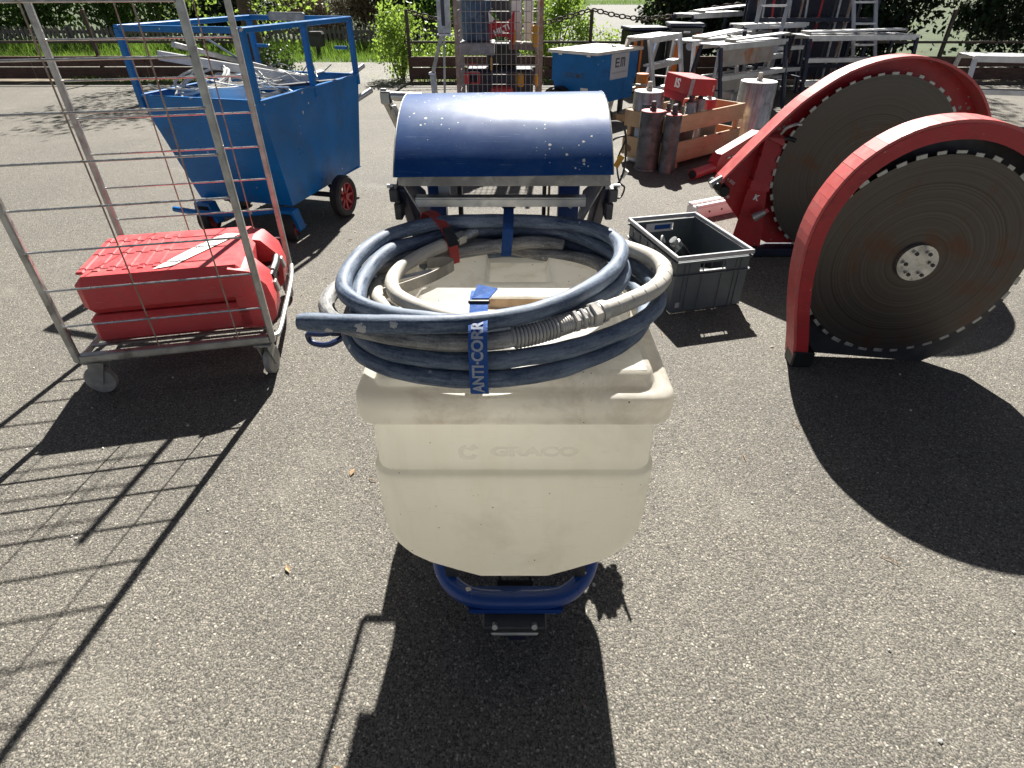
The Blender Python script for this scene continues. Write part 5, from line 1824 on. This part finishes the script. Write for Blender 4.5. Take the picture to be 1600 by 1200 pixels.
b.add([(-.15, -.17, .010), (-.15, .17, .010), (-.19, .17, -.048), (-.19, -.16, -.048)], [(3, 2, 1, 0)])
b.build('open_flap', M['red_card'], rb, world=False, flat=True)

# ================================================================== BACKGROUND THINGS
# ---- tall wire cage trolley
cg = thing('cage_trolley', 'tall wire mesh cage trolley full of site gear behind the sprayer', 'trolley', (-.12, 6.1, 0))
HW, DP, TOPZ = .385, .62, 1.66
for (x, y) in ((-HW, 0), (HW, 0), (-HW, DP), (HW, DP)):
    MB().box((x, y, .90), (.036, .03, 1.52), bev=.004).build('post', M['rust_steel'], cg, world=False)
    w_ = MB().lathe([(.01, -.016), (.05, -.018), (.06, -.01), (.06, .01), (.05, .018), (.01, .016)], 18, Matrix.Translation((x, y, .06)) @ Matrix.Rotation(R(90), 4, 'Y')).build('caster_wheel', M['grey_caster'], cg, world=False)
    MB().box((x, y, .13), (.05, .05, .03)).build('caster_fork', M['galv'], w_, world=False)
MB().box((0, DP / 2, .155), (2 * HW, DP, .03)).build('base_plate', M['galv'], cg, world=False)
vw_ = MB().cyl((0, 0, .17), (0, 0, TOPZ), .0028, n=6)
hw_ = MB().cyl((-HW, 0, 0), (HW, 0, 0), .0032, n=6)
sw_ = MB().cyl((0, 0, 0), (0, DP, 0), .0032, n=6)
proto = {}
def put(key, mbuilder, loc):
    if key not in proto:
        proto[key] = mbuilder.build('wire', M['wire_grey'], cg, world=False)
        o = proto[key]
    else:
        o = link_copy(proto[key], cg)
    o.location = loc
for k in range(1, 17):
    put('v', vw_, (-HW + 2 * HW * k / 17, 0, 0))
for k in range(18):
    put('h', hw_, (0, -.006, .20 + .083 * k))
for s in (-1, 1):
    for k in range(1, 7):
        put('v', vw_, (s * HW, DP * k / 7, 0))
    for k in range(9):
        put('s', sw_, (s * HW, 0, .20 + .166 * k))
for k in range(9):
    put('h', hw_, (0, DP + .006, .20 + .166 * k))
# contents
cgx, cgy = -.12, 6.1
def cgp(x, y, z):
    return (cgx + x, cgy + y, z)
t = thing('blue_drum', 'dull blue drum standing high in the left of the wire cage', 'drum', cgp(-.21, .30, .955))
MB().lathe([(0, 0), (.135, 0), (.14, .01), (.142, .14), (.148, .15), (.142, .16), (.142, .30), (.148, .31), (.142, .32), (.14, .5), (0, .5)], 28).build('drum_body', M['drum_blue'], t, world=False)
MB().lathe([(.135, .5), (.146, .5), (.146, .525), (.135, .525)], 28, closed=True).build('drum_rim', M['dark_steel'], t, world=False)
o = MB().box(cgp(-.21, .30, .895), (.33, .40, .10), bev=.006).build('grey_box', M['card_grey'])
tag(o, 'grey flat box under the blue drum inside the wire cage', 'box')
for k, (x, y, z, w_, h_, mt, lab) in enumerate(((.165, .24, 1.27, .10, .62, 'white_paper', 'white board standing left of the other one in the cage'), (.275, .27, 1.27, .09, .62, 'white_plastic', 'white board standing at the right post inside the cage'))):
    o = MB().box(cgp(x, y, z), (w_, .03, h_), bev=.003, rot=(-.03, 0, 0)).build('white_board', M[mt])
    tag(o, lab, 'board')
o = MB().box(cgp(.22, .24, .915), (.26, .28, .055), bev=.004, rot=(0, .05, 0)).build('shelf_board', M['old_wood'])
tag(o, 'grey wooden board carrying the white boards in the cage', 'board')
o = MB().box(cgp(-.03, .3, 1.30), (.16, .03, .60), rot=(0, -.62, 0)).build('grey_plate', M['dark_steel'])
tag(o, 'dark grey plate slanting across the top of the wire cage', 'plate')
# torn red bag with white print
bg_ = thing('paper_bag', 'torn red paper bag with white lettering inside the wire cage', 'bag', cgp(.02, .10, .93))
out = [(-.105, .0), (-.098, .05), (-.06, .062), (0, .068), (.06, .058), (.085, .03), (.095, -.03), (.108, -.03), (.118, .10), (.126, .27), (.108, .262), (.09, .205), (.05, .178), (.02, .165), (-.02, .195), (-.05, .19), (-.115, .262), (-.112, .15)]
b = MB()
b.prism(out, -.004, .05)
for i, v in enumerate(b.v):
    v.y += .012 * math.sin(v.x * 40) + .01 * math.sin(v.z * 30)
b.build('bag_wall', M['red_card'], bg_, world=False, flat=True)
b = MB()
b.add([(-.114, -.012, .262), (-.05, -.012, .196), (-.108, -.012, .17)], [(0, 1, 2)])
b.build('bag_lining', M['white_paper'], bg_, world=False, flat=True)
text_part('bag_lettering', 'HILTI', .062, rootm(bg_) @ frame((.005, -.020, .120), (.93, 0, .36), (-.36, 0, .93)), M['print_white'], bg_, .0004, .002, 1.05)
for lab, x, y, z, s_, mt in (('amber box high at the right post inside the cage', .335, .12, 1.0, (.05, .1, .17), 'yellow'), ('amber tool battery low in the right half of the cage', .20, .12, .635, (.055, .1, .105), 'yellow'),
                          ('amber case edge at the lower right post of the cage', .35, .16, .63, (.03, .12, .1), 'yellow'), ('narrow amber strip under the left side of the red bag', -.075, .10, .775, (.02, .02, .115), 'yellow'),
                          ('amber strip beside the red bag and the white boards', .135, .12, .99, (.035, .05, .12), 'yellow')):
    o = MB().box(cgp(x, y, z), s_, bev=.008, rot=(0, 0, .1)).build('amber_tool', M[mt])
    tag(o, lab, 'tool')
t = thing('red_tool', 'square red power tool at the lower left inside the wire cage', 'power tool', cgp(-.285, .16, .60))
b = MB().box((-.03, 0, .05), (.05, .1, .10), bev=.01).box((.04, 0, .095), (.09, .09, .014), bev=.004).box((.05, 0, .008), (.09, .09, .014), bev=.004).box((.09, 0, .05), (.016, .09, .09), bev=.004)
b.build('tool_shell', M['red_case'], t, world=False)
MB().tube([(-.02, 0, .16), (.03, 0, .168), (.07, 0, .16)], .012, 8).build('tool_grip', M['red_case'], t, world=False)
t = thing('round_red_case', 'rounded red case at the bottom middle of the wire cage', 'case', cgp(.02, .2, .17))
MB().lathe([(0, 0), (.12, 0), (.125, .10), (.122, .33), (.105, .385), (.06, .40), (0, .40)], 24).build('case_shell', M['red_case'], t, world=False)
MB().box((0, -.118, .33), (.08, .02, .02), bev=.005).build('case_latch', M['galv'], t, world=False)
o = MB().box(cgp(.0, .42, .45), (.66, .3, .52), bev=.02).build('dark_crate', M['navy'])
tag(o, 'dark navy crate filling the lower back of the wire cage', 'crate')
o = MB().box(cgp(.02, .46, .82), (.30, .2, .2), bev=.02).build('dark_machine', M['black'])
tag(o, 'black machine box behind the torn red bag in the cage', 'machine')

# ---- galvanised stand left of the cage
t = thing('drill_stand', 'galvanised drill stand with a flat panel and bent leg left of the cage', 'stand', (-.70, 6.8, 0))
MB().box((-.68, 6.8, 1.28), (.13, .05, .60), bev=.006).build('panel', M['galv'], t)
MB().box((-.685, 6.772, 1.26), (.035, .006, .42)).build('panel_slot', M['dark_steel'], t)
MB().box((-.68, 6.8, .972), (.15, .06, .014)).build('panel_edge', M['steel'], t)
MB().bar((-.71, 6.82, .98), (-.83, 6.80, .62), .045, .035, .004).build('leg', M['galv'], t)
MB().bar((-.83, 6.80, .64), (-.80, 6.80, .0), .06, .05, .006).build('leg', M['galv'], t)
MB().bar((-.69, 6.83, .98), (-.745, 6.86, .0), .022, .022, .003).build('leg', M['galv'], t)
MB().box((-.835, 6.80, .625), (.07, .06, .02), bev=.003).build('clamp', M['steel'], t)
MB().box((-.76, 6.83, .015), (.22, .14, .03), bev=.004).build('foot_plate', M['dark_steel'], t)

# ---- blue box trailer
tl = thing('box_trailer', 'blue box trailer with pale lid and grey lettered board', 'trailer', (.961, 7.47, 0), R(49.6))
TL, TWd = 1.01, .68
b = MB()
b.add([(.03, .03, .42), (TL - .03, .03, .42), (TL - .03, TWd - .03, .42), (.03, TWd - .03, .42), (.03, .03, .728), (TL - .03, .03, .728), (TL - .03, TWd - .03, .728), (.03, TWd - .03, .728)],
      [(3, 2, 1, 0), (4, 5, 6, 7), (0, 1, 5, 4), (1, 2, 6, 5), (2, 3, 7, 6), (3, 0, 4, 7)])
b.build('upper_body', M['trailer_blue'], tl, world=False)
b = MB()
b.add([(.032, .032, .20), (TL - .10, .032, .20), (TL - .10, TWd - .09, .20), (.032, TWd - .09, .20), (.032, .032, .419), (TL - .05, .032, .419), (TL - .05, TWd - .06, .419), (.032, TWd - .06, .419)],
      [(3, 2, 1, 0), (4, 5, 6, 7), (0, 1, 5, 4), (1, 2, 6, 5), (2, 3, 7, 6), (3, 0, 4, 7)])
b.build('lower_body', M['trailer_blue'], tl, world=False)
MB().box((TL / 2, TWd / 2, .745), (TL + .02, TWd + .02, .018), bev=.004).build('lid', M['plywood'], tl, world=False)
b = MB().box((TL / 2, -.008, .733), (TL + .02, .012, .024), bev=.002).box((-.008, TWd / 2, .733), (.012, TWd + .02, .024), bev=.002)
b.build('lid_edge', M['alu'], tl, world=False)
for y in (.12, .52):
    MB().box((.012, y, .713), (.014, .05, .022), bev=.003).build('lid_clip', M['alu'], tl, world=False)
MB().tube(catmull([(.62, .18, .756), (.62, .2, .785), (.66, .22, .77), (.70, .2, .762), (.74, .22, .762)], 5), .007, 8).build('lid_hasp', M['dark_steel'], tl, world=False)
TLm = rootm(tl)
MB().box((.56, .0275, .575), (.40, .004, .27)).build('name_board', M['label_grey'], tl, world=False)
b = MB()
for (x0, x1, z0, z1) in ((.455, .477, .565, .665), (.477, .545, .565, .583), (.477, .540, .606, .624), (.477, .545, .647, .665)):
    b.box(((x0 + x1) / 2, .0245, (z0 + z1) / 2), (x1 - x0, .002, z1 - z0))
b.build('letter_e', M['ink'], tl, world=False, flat=True)
b = MB()
for (x0, x1, z0, z1) in ((.570, .590, .565, .650), (.612, .630, .565, .648), (.652, .672, .565, .650), (.576, .666, .648, .665)):
    b.box(((x0 + x1) / 2, .0245, (z0 + z1) / 2), (x1 - x0, .002, z1 - z0))
b.build('letter_m', M['ink'], tl, world=False, flat=True)
b = MB()
for k in range(15):
    b.box((.40 + .023 * k, .0252, .51 + .0), (.013, .001, .022 if k % 3 else .018))
structure(b.build('board_small_print', M['ink_grey'], tl, world=False, flat=True), 'stuff')
text_part('side_lettering', 'EKKOMAT', .085, TLm @ frame((.0292, .31, .495), (0, -1, 0), (0, 0, 1)), M['ink'], tl, .0003, .0004, .72)
MB().box((.0305, .165, .30), (.003, .105, .15)).build('side_label', M['white_paper'], tl, world=False)
text_part('label_lettering', 'EM', .045, TLm @ frame((.0285, .165, .32), (0, -1, 0), (0, 0, 1)), M['ink'], tl, .0003, .001)
for y_ in (.50,):
    Mw = Matrix.Translation((-.03, y_, .175)) @ Matrix.Rotation(R(90), 4, 'Y')
    w_ = MB().lathe([(.10, -.05), (.16, -.055), (.175, -.035), (.175, .035), (.16, .055), (.10, .05)], 32, Mw, closed=True).build('tyre', M['rubber'], tl, world=False)
    MB().lathe([(0, -.03), (.105, -.035), (.105, .035), (0, .03)], 24, Mw).build('rim', M['dark_steel'], w_, world=False)
    fm = []
    for k in range(13):
        a = R(10 + 160 * k / 12)
        fm.append((.205 * math.cos(a), .175 + .20 * math.sin(a)))
    b = MB()
    for i, (u_, z_) in enumerate(fm):
        b.v += [Vector((-.10, y_ + u_, z_)), Vector((.034, y_ + u_, z_))]
    for i in range(12):
        b.f.append((2 * i, 2 * i + 1, 2 * i + 3, 2 * i + 2))
    b.build('mudguard', M['rubber'], tl, world=False)
MB().bar((TL - .12, .34, .2), (TL + .6, .34, .2), .05, .05, .005).build('draw_bar', M['galv'], tl, world=False)
for (x, y) in ((.1, .12), (TL - .2, .12), (TL - .2, .55)):
    MB().box((x, y, .10), (.05, .05, .198)).build('support_leg', M['dark_steel'], tl, world=False)
t = thing('timber_block', 'pale timber block lying on the ground under the blue trailer', 'timber', (1.42, 7.70, 0), R(20))
MB().box((0, 0, .045), (.36, .10, .09), bev=.006).build('block', M['pine'], t, world=False)
MB().box((.02, -.02, .105), (.30, .05, .03), bev=.004, rot=(0, 0, .1)).build('strip', M['old_wood'], t, world=False)

# ---- black and orange chests behind the chain
def chest(label, loc, rot, s, bands, lidmat):
    t = thing('tool_chest', label, 'tool chest', loc, rot)
    MB().box((0, 0, s[2] / 2), s, bev=.015).build('chest_body', M['black'], t, world=False)
    MB().box((0, 0, s[2] + .022), (s[0] + .03, s[1] + .03, .042), bev=.012).build('chest_lid', lidmat, t, world=False)
    for (x, w) in bands:
        MB().box((x, -s[1] / 2 - .004, s[2] * .48), (w, .01, s[2] * .86), bev=.002).build('orange_panel', M['orange'], t, world=False)
    MB().lathe([(0, 0), (.06, 0), (.065, .008), (.03, .012), (0, .012)], 20, Matrix.Translation((.08, -s[1] / 2 - .002, s[2] * .74)) @ Matrix.Rotation(R(90), 4, 'X')).build('round_badge', M['label_grey'], t, world=False)
    MB().box((0, -s[1] / 2 - .01, s[2] * .93), (.1, .02, .03), bev=.004).build('lock', M['galv'], t, world=False)
    return t


chest('black chest with orange stripes behind the chain, left of the two', (1.98, 10.1, 0), R(8), (.55, .5, .82), ((-.2, .05), (-.10, .03)), M['navy'])
chest('black chest with wide orange panels behind the aluminium trestle', (2.52, 9.9, 0), R(-4), (.46, .5, .88), ((-.12, .10), (.17, .08)), M['navy'])
o = MB().cyl((1.72, 8.55, .0), (1.72, 8.55, .42), .08, n=18).build('orange_canister', M['orange'])
tag(o, 'small orange canister half hidden behind the aluminium trestle', 'canister')

# ---- aluminium platforms
def platform(label, loc, rot, L, D, top, steps, splay, legmat, deckmat, facemat, name='work_platform', beam=.05):
    t = thing(name, label, 'work platform', loc, rot)
    n = 5
    for k in range(n):
        MB().box((L / 2, D * (k + .5) / n, top - .008), (L, D / n - .006, .016), bev=.003).build('deck_board', deckmat, t, world=False)
    for y in (.0, D):
        MB().box((L / 2, y, top - .03), (L + .01, .02, .066), bev=.004).build('deck_edge', facemat, t, world=False)
    for x in (.02, L - .02):
        MB().bar((x, 0.01, top - .02), (x, -splay, 0), beam, .035, .004, up=(0, 1, 0)).build('leg', legmat, t, world=False)
        MB().bar((x, D - .01, top - .02), (x, D + splay, 0), beam, .035, .004, up=(0, 1, 0)).build('leg', legmat, t, world=False)
        MB().bar((x, -splay * .6, top * .4), (x, D + splay * .6, top * .4), .025, .02, .003).build('brace', legmat, t, world=False)
    for z in steps:
        f = 1 - z / top
        y0 = -splay * f
        MB().box((L / 2, y0 + .06, z), (L - .06, .14, .022), bev=.004).build('step', deckmat, t, world=False)
        MB().box((L / 2, y0 - .012, z - .012), (L - .06, .012, .055), bev=.003).build('step_edge', facemat, t, world=False)
    return t


platform('grey aluminium trestle with open steps right of the blue trailer', (1.66, 8.05, 0), R(54), .95, .30, .86, (.56, .28), .18, M['alu'], M['alu'], M['alu'], 'step_trestle', .085)
platform('tall aluminium platform standing at the back, under the chain', (2.66, 10.0, 0), R(42), 1.5, .35, 1.02, (), .06, M['navy'], M['alu'], M['alu'], beam=.06)
platform('aluminium platform with bright sunlit deck in the middle of the stack', (2.44, 8.95, 0), R(42), 1.7, .34, .76, (.3,), .05, M['alu'], M['alu_white'], M['alu'], beam=.05)  # whiter deck metal stands in for sunshine on the boards
platform('aluminium platform with orange smeared steps at the front of the stack', (2.46, 7.85, 0), R(38), 1.45, .30, .80, (.46,), .16, M['navy'], M['alu'], M['alu'], beam=.05)
t = thing('riser_sheet', 'orange smeared aluminium sheet behind the front platform steps', 'metal sheet', (2.6, 8.1, 0), R(38))
MB().box((.68, .12, .62), (1.25, .012, .20)).build('upper_sheet', M['alu_orange'], t, world=False)
MB().box((.68, .06, .33), (1.25, .012, .16)).build('lower_sheet', M['alu_orange'], t, world=False)
for x in (.08, 1.28):
    MB().box((x, .14, .36), (.03, .02, .72)).build('sheet_post', M['alu'], t, world=False)
platform('aluminium platform half in shade at the right edge of the stack', (3.95, 8.9, 0), R(8), 1.6, .45, .82, (.55, .28), .14, M['navy'], M['alu'], M['alu'], beam=.05)
platform('aluminium platform standing farthest right beyond the saw guards', (5.4, 7.7, 0), R(-12), 1.5, .45, .70, (.35,), .14, M['alu'], M['alu'], M['alu'], beam=.05)

# ---- steel props leaning behind the platforms
rk = thing('prop_rack', 'dark steel rack holding upright props behind the platforms', 'rack', (4.46, 10.2, 0))
for x in (3.62, 5.3):
    for y in (10.0, 10.5):
        MB().box((x, y, .75), (.05, .05, 1.5), bev=.004).build('rack_post', M['navy'], rk)
for z in (.35, .95):
    for y in (10.0, 10.5):
        MB().box((4.46, y, z), (1.7, .04, .05), bev=.004).build('rack_rail', M['navy'], rk)
MB().box((4.46, 10.58, .8), (1.75, .02, 1.3)).build('rack_back', M['navy'], rk)
names = ['first', 'second', 'third', 'fourth', 'fifth', 'sixth', 'seventh', 'eighth', 'ninth', 'tenth', 'eleventh', 'twelfth']
for k in range(12):
    x = 3.70 + .128 * k + random.uniform(-.02, .02)
    mt = ('rust_steel', 'galv', 'red_paint', 'dark_steel', 'galv')[k % 5]
    t = thing('steel_prop', 'upright steel prop in the dark rack, %s from the left' % names[k], 'steel prop', (x, 10.2, 0), group='steel props in the rack')
    lx = random.uniform(-.10, .14)
    MB().tube([(x, 10.2 + random.uniform(-.08, .08), 0), (x + lx, 10.33, 1.45)], .019, 10).build('outer_tube', M[mt], t)
    MB().box((x, 10.2, .006), (.09, .09, .012)).build('foot_plate', M[mt], t)
    MB().cyl((x + lx * .62 - .03, 10.27, .90), (x + lx * .62 + .03, 10.27, .92), .011, n=8).build('pin', M['steel'], t)


# ---- ladders stacked among the platforms
def ladder(label, a, c, width, n):
    t = thing('aluminium_ladder', label, 'ladder', (a[0], a[1], 0))
    a, c = Vector(a), Vector(c)
    d = (c - a).normalized()
    s = d.cross(Vector((0, 0, 1))).normalized() * width
    for o_ in (Vector((0, 0, 0)), s):
        MB().bar(a + o_, c + o_, .055, .022, .003).build('stile', M['alu'], t)
    L = (c - a).length
    for k in range(n):
        p = a + d * (L * (k + .5) / n)
        MB().bar(p, p + s, .028, .028, .004).build('rung', M['alu'], t)
    return t


ladder('aluminium ladder leaning against the dark prop rack, left of the two', (3.30, 9.35, .03), (3.62, 9.95, 1.5), .36, 6)
ladder('aluminium ladder leaning against the rack at the right edge', (4.95, 9.25, .03), (4.80, 9.95, 1.55), .36, 6)
ladder('aluminium ladder lying flat on the sunlit platform deck', (2.95, 9.62, .80), (3.70, 10.30, .80), .26, 6)
for k, (x, y, z, s_, rz, mt, nm, lab) in enumerate((
        (3.05, 8.75, .10, (.5, .3, .2), 35, 'galv', 'steel_box', 'dented galvanised box on the ground under the platforms'),
        (3.55, 9.3, .14, (.42, .3, .28), 10, 'navy', 'steel_box', 'dark box on the ground behind the orange smeared steps'),
        (4.2, 8.6, .06, (.5, .35, .12), -8, 'brown_wood', 'wood_block', 'low brown wood block on the ground right of the stack'))):
    t = thing(nm, lab, 'box', (x, y, 0), R(rz))
    MB().box((0, 0, z), s_, bev=.012).build('body', M[mt], t, world=False)
    MB().box((0, -s_[1] / 2 - .006, z + s_[2] * .2), (.12, .012, .03), bev=.003).build('grip', M['steel'], t, world=False)

# ---- loose aluminium planks lying over the platforms
def plank(label, a, rz, L, w, z, pitch, mt='alu'):
    t = thing('aluminium_plank', label, 'plank', (a[0], a[1], z), R(rz))
    t.rotation_euler = (0, R(-pitch), R(rz))
    n = 3
    for k in range(n):
        MB().box((L / 2, w * (k + .5) / n, .012), (L, w / n - .006, .02), bev=.003).build('deck_strip', M[mt], t, world=False)
    for x in (.01, L - .01):
        MB().box((x, w / 2, .004), (.03, w + .01, .034), bev=.003).build('end_cap', M['dusty_steel'], t, world=False)
    return t


plank('aluminium plank lying crosswise on the sunlit deck, tipped up to the right', (2.62, 9.05), 30, 1.25, .26, .775, 5, 'alu_white')
plank('grey aluminium plank resting on the front platform deck', (2.70, 8.10), 36, 1.15, .14, .815, 1.5)
plank('aluminium plank laid over the back platform under the chain', (2.85, 10.15), 40, 1.3, .2, 1.04, 2)
plank('aluminium plank lying on the right platform deck', (4.0, 9.05), 6, 1.4, .22, .84, 1)
platform('low aluminium step platform wedged between the front and middle platforms', (2.95, 8.62, 0), R(40), 1.3, .28, .58, (.3,), .1, M['galv'], M['alu'], M['alu'], beam=.045)
platform('aluminium platform with dark legs behind the middle of the stack', (3.25, 9.45, 0), R(24), 1.2, .3, .92, (.62, .34), .1, M['navy'], M['alu'], M['alu'], beam=.05)
